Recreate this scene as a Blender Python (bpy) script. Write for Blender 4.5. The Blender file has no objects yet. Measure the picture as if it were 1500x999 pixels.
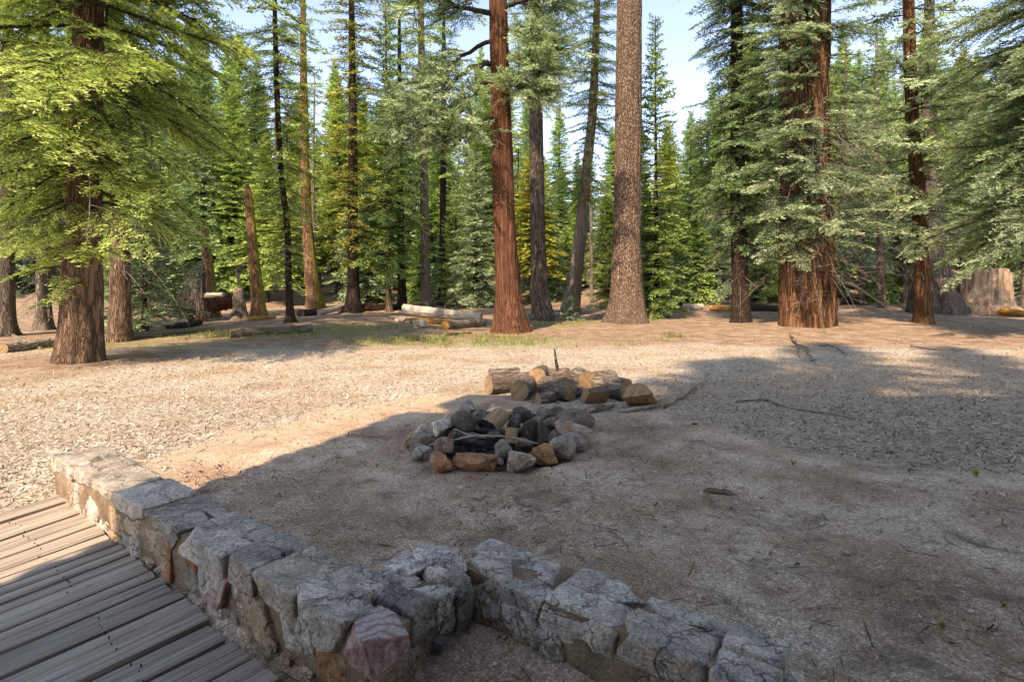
import bpy, bmesh, math, random
import numpy as np
from mathutils import Vector, Matrix

# ------------------------------------------------------------------ basics
F, CX, YH, H = 830.0, 750.0, 410.0, 1.5       # focal length and horizon of the photograph in its pixels, eye height
scene = bpy.context.scene
COL = scene.collection
R = math.radians
rng = np.random.default_rng(7)
SUN_AZ = R(25)      # shadows run this far right of straight ahead
SUN_EL = R(46)

# ------------------------------------------------------------------ noise
def _hash(ix, iy, iz, seed):
    h = (ix.astype(np.int64) * 374761393 + iy.astype(np.int64) * 668265263 + iz.astype(np.int64) * 2147483647 + seed * 974711) & 0xFFFFFFFF
    h = ((h ^ (h >> 13)) * 1274126177) & 0xFFFFFFFF
    h = ((h ^ (h >> 16)) * 2246822519) & 0xFFFFFFFF
    return ((h ^ (h >> 15)) & 0xFFFFFF) / float(0xFFFFFF)

def vnoise(p, seed=0):
    p = np.asarray(p, float)
    i = np.floor(p).astype(np.int64); f = p - i
    f = f * f * (3 - 2 * f)
    out = 0
    for dx in (0, 1):
        wx = f[..., 0] if dx else 1 - f[..., 0]
        for dy in (0, 1):
            wy = f[..., 1] if dy else 1 - f[..., 1]
            for dz in (0, 1):
                wz = f[..., 2] if dz else 1 - f[..., 2]
                out = out + wx * wy * wz * _hash(i[..., 0] + dx, i[..., 1] + dy, i[..., 2] + dz, seed)
    return out * 2 - 1

def fbm(p, oct=4, seed=0, gain=.5):
    a, s, out = 1., 1., 0
    p = np.asarray(p, float)
    for o in range(oct):
        out = out + a * vnoise(p * s, seed + o * 17); a *= gain; s *= 2.03
    return out

def fbm2(x, y, sc, oct=4, seed=0, gain=.5):
    return fbm(np.stack([x * sc, y * sc, np.zeros_like(x) + .37], -1), oct, seed, gain)

def sstep(a, b, x):
    t = np.clip((x - a) / (b - a), 0, 1); return t * t * (3 - 2 * t)

def sdf_poly(x, y, pts):
    """signed distance to a polygon, negative inside"""
    pts = np.asarray(pts, float); d = np.full(x.shape, 1e9); inside = np.zeros(x.shape, bool)
    n = len(pts)
    for k in range(n):
        a, b = pts[k], pts[(k + 1) % n]; e = b - a
        wx, wy = x - a[0], y - a[1]
        t = np.clip((wx * e[0] + wy * e[1]) / (e @ e), 0, 1)
        d = np.minimum(d, np.hypot(wx - e[0] * t, wy - e[1] * t))
        c = ((a[1] <= y) & (b[1] > y)) | ((b[1] <= y) & (a[1] > y))
        with np.errstate(divide='ignore', invalid='ignore'):
            xi = a[0] + (y - a[1]) / (b[1] - a[1] + 1e-12) * e[0]
        inside ^= c & (x < xi)
    return np.where(inside, -d, d)

# ------------------------------------------------------------------ wall frame (plan), deck outline
WO = np.array([-.6226, 2.199]); WU = np.array([.80, -.60]); WV = np.array([.60, .80])
def wp(u, v): return WO + WU * u + WV * v
DECK_Z = -.15
def P(px, py, z):
    d = F * (H - z) / (py - YH); return np.array([(px - CX) * d / F, d, z])
# plank joints read off the photograph: (y at the left border of the picture, then the end beside the wall)
JOINTS = [((0, 738), (84, 724)), ((0, 756), (96, 730)), ((0, 780), (116, 738)), ((0, 800), (124, 748)), ((0, 818), (138, 758)),
          ((0, 842), (156, 780)), ((0, 866), (176, 796)), ((0, 884), (188, 803)), ((0, 908), (200, 813)), ((0, 932), (230, 836)),
          ((0, 956), (248, 848)), ((0, 982), (272, 868)), ((0, 1026), (298, 892)), ((0, 1056), (310, 908)), ((0, 1092), (336, 928)),
          ((0, 1136), (368, 952)), ((0, 1180), (390, 976)), ((0, 1240), (425, 1004)), ((0, 1310), (465, 1045)), ((0, 1400), (505, 1095))]
_A = np.array([P(*a, DECK_Z)[:2] for a, b in JOINTS]); _B = np.array([P(*b, DECK_Z)[:2] for a, b in JOINTS])
_c = _B.mean(0); _e = np.array([.785, -.62]); _e /= np.linalg.norm(_e); _s = (_B - _c) @ _e
_off = np.polyfit(_s, (_B - _c) @ np.array([-_e[1], _e[0]]), 1)
_ang = np.polyfit(_s, np.arctan2((_B - _A)[:, 1], (_B - _A)[:, 0]), 1)
JW = []
for s_ in np.arange(_s.min(), _s.max() + .13, .108):
    B = _c + _e * s_ + np.array([-_e[1], _e[0]]) * np.polyval(_off, s_); an = np.polyval(_ang, s_)
    JW.append((B - np.array([math.cos(an), math.sin(an)]) * 3.6, B))
deck_poly = [j[1] for j in JW] + [j[0] for j in reversed(JW)]

# ------------------------------------------------------------------ terrain
MOUNDS = []   # x, y, radius, height
def ground(x, y):
    x = np.asarray(x, float); y = np.asarray(y, float)
    z = .010 * np.clip(y - 13, 0, 17) + .085 * np.clip(y - 31, 0, 60) + .04 * np.clip(y - 91, 0, 200)
    z = z + .02 * np.clip(-x - 14, 0, 30) * sstep(8, 20, y)
    far = sstep(6, 26, y)
    z = z + far * .16 * fbm2(x, y, .16, 3, 5) + .035 * fbm2(x, y, .5, 3, 9) * sstep(2, 7, np.hypot(x, y)) + .012 * fbm2(x, y, 2.2, 3, 11)
    for mx, my, mr, mh in MOUNDS:
        z = z + mh * np.exp(-((x - mx) ** 2 + (y - my) ** 2) / (mr * mr))
    # the terrace on the near side of the wall lies lower
    u = (x - WO[0]) * WU[0] + (y - WO[1]) * WU[1]; v = (x - WO[0]) * WV[0] + (y - WO[1]) * WV[1]
    face = np.where(u < .0, .15, np.where(u > .12, .78, .15 + (u / .12) * .63))
    low = sstep(.06, -.06, v - face) * sstep(-4.6, -3.4, u)
    near_floor = -.07 - .12 * sstep(.55, -.4, v)
    z = z * (1 - low) + near_floor * low
    dk = sdf_poly(x, y, deck_poly)
    z = np.where(True, z + (-.27 - z) * sstep(.06, -.12, dk), z)
    return z

def G(px, py):
    z = 0.
    for _ in range(25):
        d = F * (H - z) / (py - YH); x = (px - CX) * d / F
        z = .5 * z + .5 * float(ground(np.array([x]), np.array([d]))[0])
    return np.array([x, d, float(ground(np.array([x]), np.array([d]))[0])])
def gz(x, y): return float(ground(np.array([x]), np.array([y]))[0])
def X(px, d): return (px - CX) * d / F
def Z(py, d): return H - (py - YH) * d / F

# ------------------------------------------------------------------ mesh helpers
def mk(name, V, faces, mat, parent=None, attrs=None, smooth=True, loc=None):
    me = bpy.data.meshes.new(name)
    V = np.asarray(V, np.float32).reshape(-1, 3)
    if isinstance(faces, np.ndarray): faces = [faces]
    faces = [np.asarray(f, np.int32) for f in faces if len(f)]
    me.vertices.add(len(V)); me.vertices.foreach_set('co', V.ravel())
    idx = np.concatenate([f.ravel() for f in faces]).astype(np.int32)
    tot = np.concatenate([np.full(len(f), f.shape[1], np.int32) for f in faces])
    st = np.concatenate([[0], np.cumsum(tot)[:-1]]).astype(np.int32)
    me.loops.add(len(idx)); me.loops.foreach_set('vertex_index', idx)
    me.polygons.add(len(tot)); me.polygons.foreach_set('loop_start', st)
    me.polygons.foreach_set('use_smooth', np.full(len(tot), smooth, bool))
    for k, a in (attrs or {}).items():
        a = np.asarray(a, np.float32)
        if a.ndim == 2:
            if a.shape[1] == 3: a = np.concatenate([a, np.ones((len(a), 1), np.float32)], 1)
            at = me.attributes.new(k, 'FLOAT_COLOR', 'POINT'); at.data.foreach_set('color', a.ravel())
        else:
            at = me.attributes.new(k, 'FLOAT', 'POINT'); at.data.foreach_set('value', a)
    me.update(calc_edges=True); me.validate()
    me.materials.append(mat)
    o = bpy.data.objects.new(name, me); COL.objects.link(o)
    if parent is not None: o.parent = parent
    if loc is not None: o.location = loc
    return o

def tag(o, label=None, cat=None, group=None, kind=None):
    if label: o['label'] = label
    if cat: o['category'] = cat
    if group: o['group'] = group
    if kind: o['kind'] = kind
    return o
def empty(name, loc=(0, 0, 0), rot=(0, 0, 0)):
    o = bpy.data.objects.new(name, None); COL.objects.link(o)
    o.empty_display_size = .2; o.location = loc; o.rotation_euler = rot
    return o
def copy_tree(o, parent=None):
    c = o.copy(); COL.objects.link(c); c.parent = parent
    for ch in list(o.children): copy_tree(ch, c)
    return c

class Acc:
    """collects vertices, quads, triangles and point attributes for ONE mesh"""
    def __init__(s): s.V, s.Q, s.T, s.A, s.n = [], [], [], {}, 0
    def add(s, V, Q=None, T=None, **at):
        V = np.asarray(V, float).reshape(-1, 3)
        if Q is not None and len(Q): s.Q.append(np.asarray(Q) + s.n)
        if T is not None and len(T): s.T.append(np.asarray(T) + s.n)
        s.V.append(V); s.n += len(V)
        for k, a in at.items():
            a = np.asarray(a, float)
            if a.ndim == 0: a = np.full(len(V), float(a))
            elif a.ndim == 1 and len(a) == 3 and len(V) != 3: a = np.tile(a, (len(V), 1))
            s.A.setdefault(k, []).append(a)
    def build(s, name, mat, parent=None, smooth=True):
        if not s.V: return None
        fs = ([np.concatenate(s.Q)] if s.Q else []) + ([np.concatenate(s.T)] if s.T else [])
        return mk(name, np.concatenate(s.V), fs, mat, parent, {k: np.concatenate(a) for k, a in s.A.items()}, smooth)

def tube(pts, rad, n=6, cap=True):
    pts = np.asarray(pts, float); k = len(pts); rad = np.broadcast_to(np.asarray(rad, float), (k,))
    t = np.gradient(pts, axis=0); t /= np.linalg.norm(t, axis=1)[:, None] + 1e-9
    ref = np.array([0, 0, 1.]) if abs(t[:, 2]).mean() < .8 else np.array([1., 0, 0])
    a = np.cross(t, ref); a /= np.linalg.norm(a, axis=1)[:, None] + 1e-9
    b = np.cross(t, a)
    th = np.arange(n) * 2 * math.pi / n
    V = pts[:, None] + rad[:, None, None] * (np.cos(th)[None, :, None] * a[:, None] + np.sin(th)[None, :, None] * b[:, None])
    i = np.arange(k - 1)[:, None] * n; j = np.arange(n)[None]; j2 = (j + 1) % n
    Q = np.stack([i + j, i + j2, i + n + j2, i + n + j], -1).reshape(-1, 4)
    V = V.reshape(-1, 3); T = None
    if cap:
        V = np.concatenate([V, pts[:1], pts[-1:]]); m = k * n
        jj = np.arange(n); T = np.concatenate([np.stack([np.full(n, m), (jj + 1) % n, jj], -1),
                                               np.stack([np.full(n, m + 1), (k - 1) * n + jj, (k - 1) * n + (jj + 1) % n], -1)])
    return V, Q, T

# ------------------------------------------------------------------ materials
def new_mat(name):
    m = bpy.data.materials.new(name); m.use_nodes = True
    nt = m.node_tree; b = nt.nodes['Principled BSDF']; b.inputs['Specular IOR Level'].default_value = .2
    b.inputs['Roughness'].default_value = .85
    return m, nt, b
def node(nt, t, **kw):
    n = nt.nodes.new(t)
    for k, v in kw.items():
        if k in n.inputs: n.inputs[k].default_value = v
        else: setattr(n, k, v)
    return n
def coords(nt, scale=(1, 1, 1), src='Object', rnd=True):
    tc = node(nt, 'ShaderNodeTexCoord'); mp = node(nt, 'ShaderNodeMapping'); mp.inputs['Scale'].default_value = scale
    nt.links.new(tc.outputs[src], mp.inputs['Vector'])
    if rnd:
        oi = node(nt, 'ShaderNodeObjectInfo'); ml = node(nt, 'ShaderNodeMath', operation='MULTIPLY'); ml.inputs[1].default_value = 37.
        nt.links.new(oi.outputs['Random'], ml.inputs[0]); nt.links.new(ml.outputs[0], mp.inputs['Location'])
    return mp.outputs['Vector']
def noise(nt, vec, scale, detail=4, rough=.55, dist=0.):
    n = node(nt, 'ShaderNodeTexNoise', Scale=scale, Detail=detail, Roughness=rough, Distortion=dist)
    nt.links.new(vec, n.inputs['Vector']); return n.outputs['Fac']
def voro(nt, vec, scale, feature='F1', out='Distance', rand=1.):
    n = node(nt, 'ShaderNodeTexVoronoi', feature=feature); n.inputs['Scale'].default_value = scale; n.inputs['Randomness'].default_value = rand
    nt.links.new(vec, n.inputs['Vector']); return n.outputs[out]
def ramp(nt, fac, stops, interp='LINEAR'):
    n = node(nt, 'ShaderNodeValToRGB'); cr = n.color_ramp; cr.interpolation = interp
    while len(cr.elements) < len(stops): cr.elements.new(.5)
    for e, (p, c) in zip(cr.elements, stops):
        e.position = p; e.color = (*c, 1) if len(c) == 3 else c
    nt.links.new(fac, n.inputs['Fac']); return n.outputs['Color']
def mix(nt, fac, a, b, typ='MIX'):
    n = node(nt, 'ShaderNodeMix', data_type='RGBA', blend_type=typ)
    for s, v in ((0, fac), (6, a), (7, b)):
        if isinstance(v, (int, float)): n.inputs[s].default_value = v
        elif isinstance(v, tuple): n.inputs[s].default_value = (*v, 1)
        else: nt.links.new(v, n.inputs[s])
    return n.outputs[2]
def math_(nt, op, a, b=None, clamp=False):
    n = node(nt, 'ShaderNodeMath', operation=op, use_clamp=clamp)
    for s, v in ((0, a), (1, b)):
        if v is None: continue
        if isinstance(v, (int, float)): n.inputs[s].default_value = v
        else: nt.links.new(v, n.inputs[s])
    return n.outputs[0]
def mrange(nt, v, a, b):
    n = node(nt, 'ShaderNodeMapRange'); n.inputs[1].default_value = a; n.inputs[2].default_value = b
    nt.links.new(v, n.inputs[0]); return n.outputs[0]
def attr(nt, name, out='Fac'):
    n = node(nt, 'ShaderNodeAttribute', attribute_name=name); return n.outputs[out]
def bump(nt, b, h, strength, dist):
    n = node(nt, 'ShaderNodeBump'); n.inputs['Strength'].default_value = strength; n.inputs['Distance'].default_value = dist
    nt.links.new(h, n.inputs['Height']); nt.links.new(n.outputs[0], b.inputs['Normal'])

def bark_mat(name, dark, mid, light, plate=11., zst=.16, moss=0., bd=.06, scaly=False, lying=False, ck=.75, wv=.5):
    m, nt, b = new_mat(name)
    co0 = coords
    def coords_(nt, sc): return co0(nt, sc[::-1] if lying else sc)
    v = coords_(nt, (1, 1, zst)); v1 = coords_(nt, (1, 1, 1))
    n1 = noise(nt, v, plate, 6, .62, .6); 
    vv = coords_(nt, (1, 1, .42 if scaly else zst * 1.3))
    wn = node(nt, 'ShaderNodeTexNoise', Scale=7., Detail=4.); nt.links.new(v, wn.inputs['Vector'])
    vv = mix(nt, 1., vv, mix(nt, 1., wn.outputs['Color'], (wv, wv, wv), 'MULTIPLY'), 'ADD')
    cr = voro(nt, vv, plate * (1.3 if scaly else .9), 'DISTANCE_TO_EDGE')
    crk = mrange(nt, cr, .0, .16)
    c = ramp(nt, n1, [(.28, dark), (.5, mid), (.72, light)])
    c = mix(nt, math_(nt, 'MULTIPLY', math_(nt, 'SUBTRACT', 1., crk), ck), c, tuple(x * .38 for x in dark))
    big = noise(nt, coords_(nt, (1, 1, .3)), 1.4, 3)
    c = mix(nt, mrange(nt, big, .42, .75), c, tuple(x * .8 for x in mid), 'MIX')
    fine = noise(nt, coords_(nt, (1, 1, .25)), 60., 3)
    c = mix(nt, .35, c, ramp(nt, fine, [(.3, (.45, .45, .45)), (.7, (1.5, 1.5, 1.5))]), 'MULTIPLY')
    if moss:
        geo = node(nt, 'ShaderNodeNewGeometry'); sp = node(nt, 'ShaderNodeSeparateXYZ'); nt.links.new(geo.outputs['Normal'], sp.inputs[0])
        mm = math_(nt, 'MULTIPLY', mrange(nt, math_(nt, 'ADD', sp.outputs[0], math_(nt, 'MULTIPLY', noise(nt, v1, 5., 4), 1.1)), 1.05, 1.5), moss * .85)
        c = mix(nt, mm, c, (.30, .27, .04))
    nt.links.new(c, b.inputs['Base Color'])
    hgt = math_(nt, 'ADD', math_(nt, 'MULTIPLY', n1, .7), math_(nt, 'ADD', math_(nt, 'MULTIPLY', crk, .8 * ck), math_(nt, 'MULTIPLY', fine, .12)))
    bump(nt, b, hgt, .9, bd); b.inputs['Roughness'].default_value = .92; b.inputs['Specular IOR Level'].default_value = .1
    return m
M = {}
M['bark_brown'] = bark_mat('bark_brown', (.075, .044, .028), (.20, .125, .083), (.33, .225, .155), 9)
M['bark_rust'] = bark_mat('bark_rust', (.04, .017, .011), (.14, .060, .034), (.28, .145, .09), 18, .055, ck=.4, wv=.2, bd=.06)
M['bark_tan'] = bark_mat('bark_tan', (.10, .062, .042), (.225, .152, .108), (.37, .275, .205), 13, .30, scaly=True, ck=.85, wv=.10, bd=.06)
M['bark_grey'] = bark_mat('bark_grey', (.06, .046, .036), (.15, .115, .09), (.28, .23, .185), 11)
M['bark_pale'] = bark_mat('bark_pale', (.13, .10, .075), (.30, .24, .18), (.48, .41, .33), 12)
M['bark_dark'] = bark_mat('bark_dark', (.022, .015, .011), (.065, .044, .032), (.13, .09, .066), 11)
M['bark_moss'] = bark_mat('bark_moss', (.10, .055, .03), (.26, .145, .08), (.40, .25, .15), 11, moss=1.)
M['bark_ridge'] = bark_mat('bark_ridge', (.045, .022, .013), (.19, .095, .05), (.36, .20, .11), 6, .09, bd=.10)
M['dead_wood'] = bark_mat('dead_wood', (.20, .16, .12), (.36, .31, .26), (.52, .48, .43), 16, .12)
for _n, _a, _k in (('bark_brown', ((.075, .044, .028), (.20, .125, .083), (.33, .225, .155), 9), {}), ('bark_rust', ((.05, .018, .009), (.19, .068, .030), (.34, .145, .070), 10), {}),
    ('bark_grey', ((.075, .055, .042), (.20, .155, .12), (.36, .30, .25), 14), {}), ('bark_pale', ((.13, .10, .075), (.30, .24, .18), (.48, .41, .33), 12), {}), ('bark_dark', ((.022, .015, .011), (.065, .044, .032), (.13, .09, .066), 11), {})):
    M[_n + '_log'] = bark_mat(_n + '_log', *_a, zst=.22, bd=.025, lying=True, **_k)
M['limb'] = bark_mat('limb', (.05, .036, .025), (.115, .085, .062), (.20, .165, .13), 20, .3)

def foliage_mat(name, stops, tr=.34):
    m, nt, b = new_mat(name)
    t = attr(nt, 'tint')
    oi = node(nt, 'ShaderNodeObjectInfo')
    t2 = math_(nt, 'ADD', t, math_(nt, 'MULTIPLY', math_(nt, 'SUBTRACT', oi.outputs['Random'], .5), .22), True)
    c = ramp(nt, t2, stops)
    nt.links.new(c, b.inputs['Base Color']); b.inputs['Roughness'].default_value = .55; b.inputs['Specular IOR Level'].default_value = .25
    tl = node(nt, 'ShaderNodeBsdfTranslucent'); nt.links.new(mix(nt, 1., c, (.95, 1.05, .6), 'MULTIPLY'), tl.inputs['Color'])
    ms = node(nt, 'ShaderNodeMixShader'); ms.inputs[0].default_value = tr
    nt.links.new(b.outputs[0], ms.inputs[1]); nt.links.new(tl.outputs[0], ms.inputs[2])
    nt.links.new(ms.outputs[0], nt.nodes['Material Output'].inputs['Surface'])
    return m
DEADN = (.22, .10, .035)
M['fol_yellow'] = foliage_mat('foliage_yellow_green', [(0, (0.072, 0.103, 0.034)), (.45, (0.279, 0.367, 0.097)), (.8, (0.544, 0.653, 0.207)), (1, (0.756, 0.859, 0.366))])  # crown ramps run wide to paint in dark interiors and lit tips
M['fol_mid'] = foliage_mat('foliage_mid_green', [(0, (0.055, 0.098, 0.032)), (.45, (0.233, 0.347, 0.097)), (.8, (0.474, 0.619, 0.195)), (1, (0.717, 0.866, 0.349))])
M['fol_gold'] = foliage_mat('foliage_gold_green', [(0, (0.061, 0.074, 0.018)), (.45, (0.268, 0.287, 0.054)), (.8, (0.509, 0.497, 0.091)), (1, (0.702, 0.666, 0.177))])
M['fol_blue'] = foliage_mat('foliage_blue_green', [(0, (0.063, 0.091, 0.052)), (.45, (0.249, 0.327, 0.183)), (.8, (0.480, 0.590, 0.369)), (1, (0.725, 0.837, 0.582))])
M['fol_dark'] = foliage_mat('foliage_dark_green', [(0, (0.042, 0.077, 0.035)), (.45, (0.164, 0.264, 0.114)), (.8, (0.330, 0.470, 0.220)), (1, (0.518, 0.677, 0.349))])
M['grass'] = foliage_mat('grass_blades', [(0, (.10, .12, .03)), (.5, (.19, .24, .06)), (.8, (.30, .32, .10)), (1, (.42, .38, .19))], .35)

def rock_mat(name, spk=1.):
    m, nt, b = new_mat(name)
    v = coords(nt); c = attr(nt, 'col', 'Color')
    n1 = noise(nt, v, 6., 6, .65); n2 = noise(nt, v, 55., 4, .7); n3 = noise(nt, v, 170., 2, .6)
    c = mix(nt, 1., c, ramp(nt, n1, [(.25, (.45, .44, .44)), (.5, (.95, .95, .95)), (.75, (1.35, 1.33, 1.28))]), 'MULTIPLY')
    c = mix(nt, .75 * spk, c, ramp(nt, n2, [(.3, (.35, .35, .36)), (.5, (1, 1, 1)), (.72, (1.6, 1.58, 1.55))]), 'MULTIPLY')
    c = mix(nt, .5 * spk, c, ramp(nt, n3, [(.38, (.4, .4, .4)), (.5, (1, 1, 1)), (.62, (1.5, 1.5, 1.5))]), 'MULTIPLY')
    vs = coords(nt, (1, 1, 2.2)); stain = mrange(nt, noise(nt, vs, 9., 5, .7, 1.2), .56, .68)
    c = mix(nt, math_(nt, 'MULTIPLY', stain, .55), c, (.055, .052, .048))
    wv = node(nt, 'ShaderNodeTexNoise', Scale=6., Detail=3.); nt.links.new(v, wv.inputs['Vector'])
    ckv = voro(nt, mix(nt, 1., v, mix(nt, 1., wv.outputs['Color'], (.35, .35, .35), 'MULTIPLY'), 'ADD'), 3.4, 'DISTANCE_TO_EDGE')
    ckk = math_(nt, 'SUBTRACT', 1., mrange(nt, ckv, .002, .014), True); c = mix(nt, math_(nt, 'MULTIPLY', ckk, .6), c, (.05, .042, .035))
    vst = coords(nt, (1.2, 4.5, 9.)); st = mrange(nt, noise(nt, vst, 5., 6, .75, 1.6), .57, .63)
    c = mix(nt, math_(nt, 'MULTIPLY', st, .6), c, (.07, .062, .055))
    lich = mrange(nt, noise(nt, v, 22., 4, .7), .60, .68)
    c = mix(nt, math_(nt, 'MULTIPLY', lich, .45), c, (.42, .42, .38))
    nt.links.new(c, b.inputs['Base Color'])
    h = math_(nt, 'ADD', math_(nt, 'SUBTRACT', n1, math_(nt, 'MULTIPLY', ckk, .5)), math_(nt, 'ADD', math_(nt, 'MULTIPLY', n2, .25), math_(nt, 'MULTIPLY', n3, .08)))
    bump(nt, b, h, .8, .03); b.inputs['Roughness'].default_value = .9
    return m
M['rock'] = rock_mat('speckled_granite')
def mortar_mat():
    m, nt, b = new_mat('sandy_mortar'); v = coords(nt)
    n1 = noise(nt, v, 7., 5); n2 = noise(nt, v, 90., 4, .7)
    c = ramp(nt, n1, [(.3, (.13, .09, .06)), (.55, (.27, .185, .115)), (.75, (.36, .27, .19))])
    c = mix(nt, .8, c, ramp(nt, n2, [(.3, (.4, .4, .4)), (.7, (1.4, 1.4, 1.4))]), 'MULTIPLY')
    nt.links.new(c, b.inputs['Base Color']); bump(nt, b, math_(nt, 'ADD', n1, math_(nt, 'MULTIPLY', n2, .3)), .9, .03); return m
M['mortar'] = mortar_mat()
def pink_mat():
    m, nt, b = new_mat('pink_banded_quartz'); v = coords(nt, (1, 1, 1), rnd=False)
    mp = node(nt, 'ShaderNodeMapping'); nt.links.new(v, mp.inputs['Vector']); mp.inputs['Rotation'].default_value = (0, 0, math.atan2(.80, .60) - math.atan2(-.60, .80) + R(-30))
    w = node(nt, 'ShaderNodeTexWave', bands_direction='X'); nt.links.new(mp.outputs[0], w.inputs['Vector'])
    w.inputs['Scale'].default_value = 7.; w.inputs['Distortion'].default_value = 5.5; w.inputs['Detail'].default_value = 4.; w.inputs['Detail Scale'].default_value = 1.6
    band = ramp(nt, w.outputs['Fac'], [(.0, (.44, .37, .32)), (.6, (.41, .335, .29)), (.85, (.35, .235, .21)), (1., (.29, .16, .15))])
    red = ramp(nt, noise(nt, v, 16., 6, .7), [(.3, (.10, .055, .05)), (.43, (.25, .115, .105)), (.55, (.36, .235, .20)), (.68, (.45, .38, .33))])
    g = node(nt, 'ShaderNodeNewGeometry'); sp = node(nt, 'ShaderNodeSeparateXYZ'); nt.links.new(g.outputs['Normal'], sp.inputs[0])
    c = mix(nt, mrange(nt, sp.outputs[2], .45, .7), red, band)
    c = mix(nt, .6, c, ramp(nt, noise(nt, v, 60., 4, .7), [(.3, (.45, .45, .45)), (.7, (1.35, 1.35, 1.35))]), 'MULTIPLY')
    nt.links.new(c, b.inputs['Base Color']); bump(nt, b, noise(nt, v, 25., 5), .8, .02); return m
M['pink'] = pink_mat()
def plank_mat():
    m, nt, b = new_mat('weathered_plank')
    tu = attr(nt, 'grain', 'Color'); mp = node(nt, 'ShaderNodeMapping'); mp.inputs['Scale'].default_value = (1.0, 34, 34); nt.links.new(tu, mp.inputs['Vector'])
    g = noise(nt, mp.outputs[0], 1.6, 6, .65, .8); mp2 = node(nt, 'ShaderNodeMapping'); mp2.inputs['Scale'].default_value = (2.5, 90, 90); nt.links.new(tu, mp2.inputs['Vector'])
    g2 = noise(nt, mp2.outputs[0], 1.5, 4, .6)
    c = ramp(nt, g, [(.25, (.19, .155, .12)), (.5, (.38, .32, .255)), (.75, (.50, .435, .36))])
    c = mix(nt, .55, c, ramp(nt, g2, [(.35, (.42, .41, .40)), (.6, (1.15, 1.15, 1.15))]), 'MULTIPLY')
    t = attr(nt, 'tint'); c = mix(nt, 1., c, ramp(nt, t, [(0, (.80, .79, .78)), (1, (1.18, 1.16, 1.12))]), 'MULTIPLY')
    kn = voro(nt, tu, 2.3); c = mix(nt, math_(nt, 'SUBTRACT', 1., mrange(nt, kn, .025, .06), True), c, (.05, .035, .025))
    nt.links.new(c, b.inputs['Base Color']); bump(nt, b, math_(nt, 'ADD', g, math_(nt, 'MULTIPLY', g2, .6)), .7, .008); b.inputs['Roughness'].default_value = .8
    return m
M['plank'] = plank_mat()
def cut_mat():
    m, nt, b = new_mat('sawn_wood'); v = coords(nt, (1, 1, 1), rnd=False)
    sp = node(nt, 'ShaderNodeSeparateXYZ'); nt.links.new(v, sp.inputs[0])
    r = math_(nt, 'SQRT', math_(nt, 'ADD', math_(nt, 'MULTIPLY', sp.outputs[1], sp.outputs[1]), math_(nt, 'MULTIPLY', sp.outputs[2], sp.outputs[2])))
    n = noise(nt, v, 9., 3); rr = math_(nt, 'SINE', math_(nt, 'MULTIPLY', math_(nt, 'ADD', r, math_(nt, 'MULTIPLY', n, .02)), 420.))
    c = ramp(nt, mrange(nt, rr, -1, 1), [(0, (.22, .135, .075)), (1, (.38, .25, .145))])
    c = mix(nt, .75, c, ramp(nt, noise(nt, v, 14., 5, .65), [(.3, (.42, .40, .38)), (.65, (1.2, 1.2, 1.2))]), 'MULTIPLY')
    at = node(nt, 'ShaderNodeMath', operation='ARCTAN2'); nt.links.new(sp.outputs[1], at.inputs[0]); nt.links.new(sp.outputs[2], at.inputs[1])
    ck = math_(nt, 'ABSOLUTE', math_(nt, 'SINE', math_(nt, 'ADD', math_(nt, 'MULTIPLY', at.outputs[0], 2.5), math_(nt, 'MULTIPLY', n, 3.))))
    c = mix(nt, math_(nt, 'SUBTRACT', 1., mrange(nt, ck, .0, .05), True), c, (.06, .035, .02))
    nt.links.new(c, b.inputs['Base Color']); bump(nt, b, noise(nt, v, 60., 3), .5, .006); return m
M['cut'] = cut_mat()
def plain_mat(name, stops, scale=8., zs=(1, 1, 1), bd=.02, attrname=None):
    m, nt, b = new_mat(name); v = coords(nt, zs)
    n1 = noise(nt, v, scale, 6, .65, .4); c = ramp(nt, n1, stops)
    c = mix(nt, .6, c, ramp(nt, noise(nt, v, scale * 6, 4, .6), [(.3, (.5, .5, .5)), (.7, (1.35, 1.35, 1.35))]), 'MULTIPLY')
    nt.links.new(c, b.inputs['Base Color']); bump(nt, b, n1, .8, bd); return m
M['split_wood'] = plain_mat('split_wood_face', [(.3, (.20, .115, .06)), (.5, (.34, .215, .115)), (.75, (.46, .32, .19))], 7., (.6, 5, 5))
M['char'] = plain_mat('charred_wood', [(.3, (.012, .011, .010)), (.55, (.035, .032, .030)), (.75, (.10, .095, .09))], 10.)
M['weathered'] = plain_mat('weathered_log', [(.3, (.24, .185, .13)), (.5, (.46, .39, .31)), (.75, (.60, .54, .46))], 6., (.5, 5, 5))
M['orange_rot'] = plain_mat('orange_rotten_wood', [(.3, (.16, .07, .02)), (.5, (.38, .19, .055)), (.75, (.52, .32, .11))], 8., (.5, 4, 4))
M['stump'] = plain_mat('silver_stump_wood', [(.30, (.07, .043, .026)), (.5, (.29, .195, .12)), (.72, (.45, .37, .29))], 3.2, (3, 3, .35), .05)
M['twig'] = plain_mat('dry_twig', [(.3, (.17, .12, .085)), (.55, (.31, .245, .19)), (.75, (.43, .365, .30))], 12., (1, 1, 1), .006)

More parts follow.
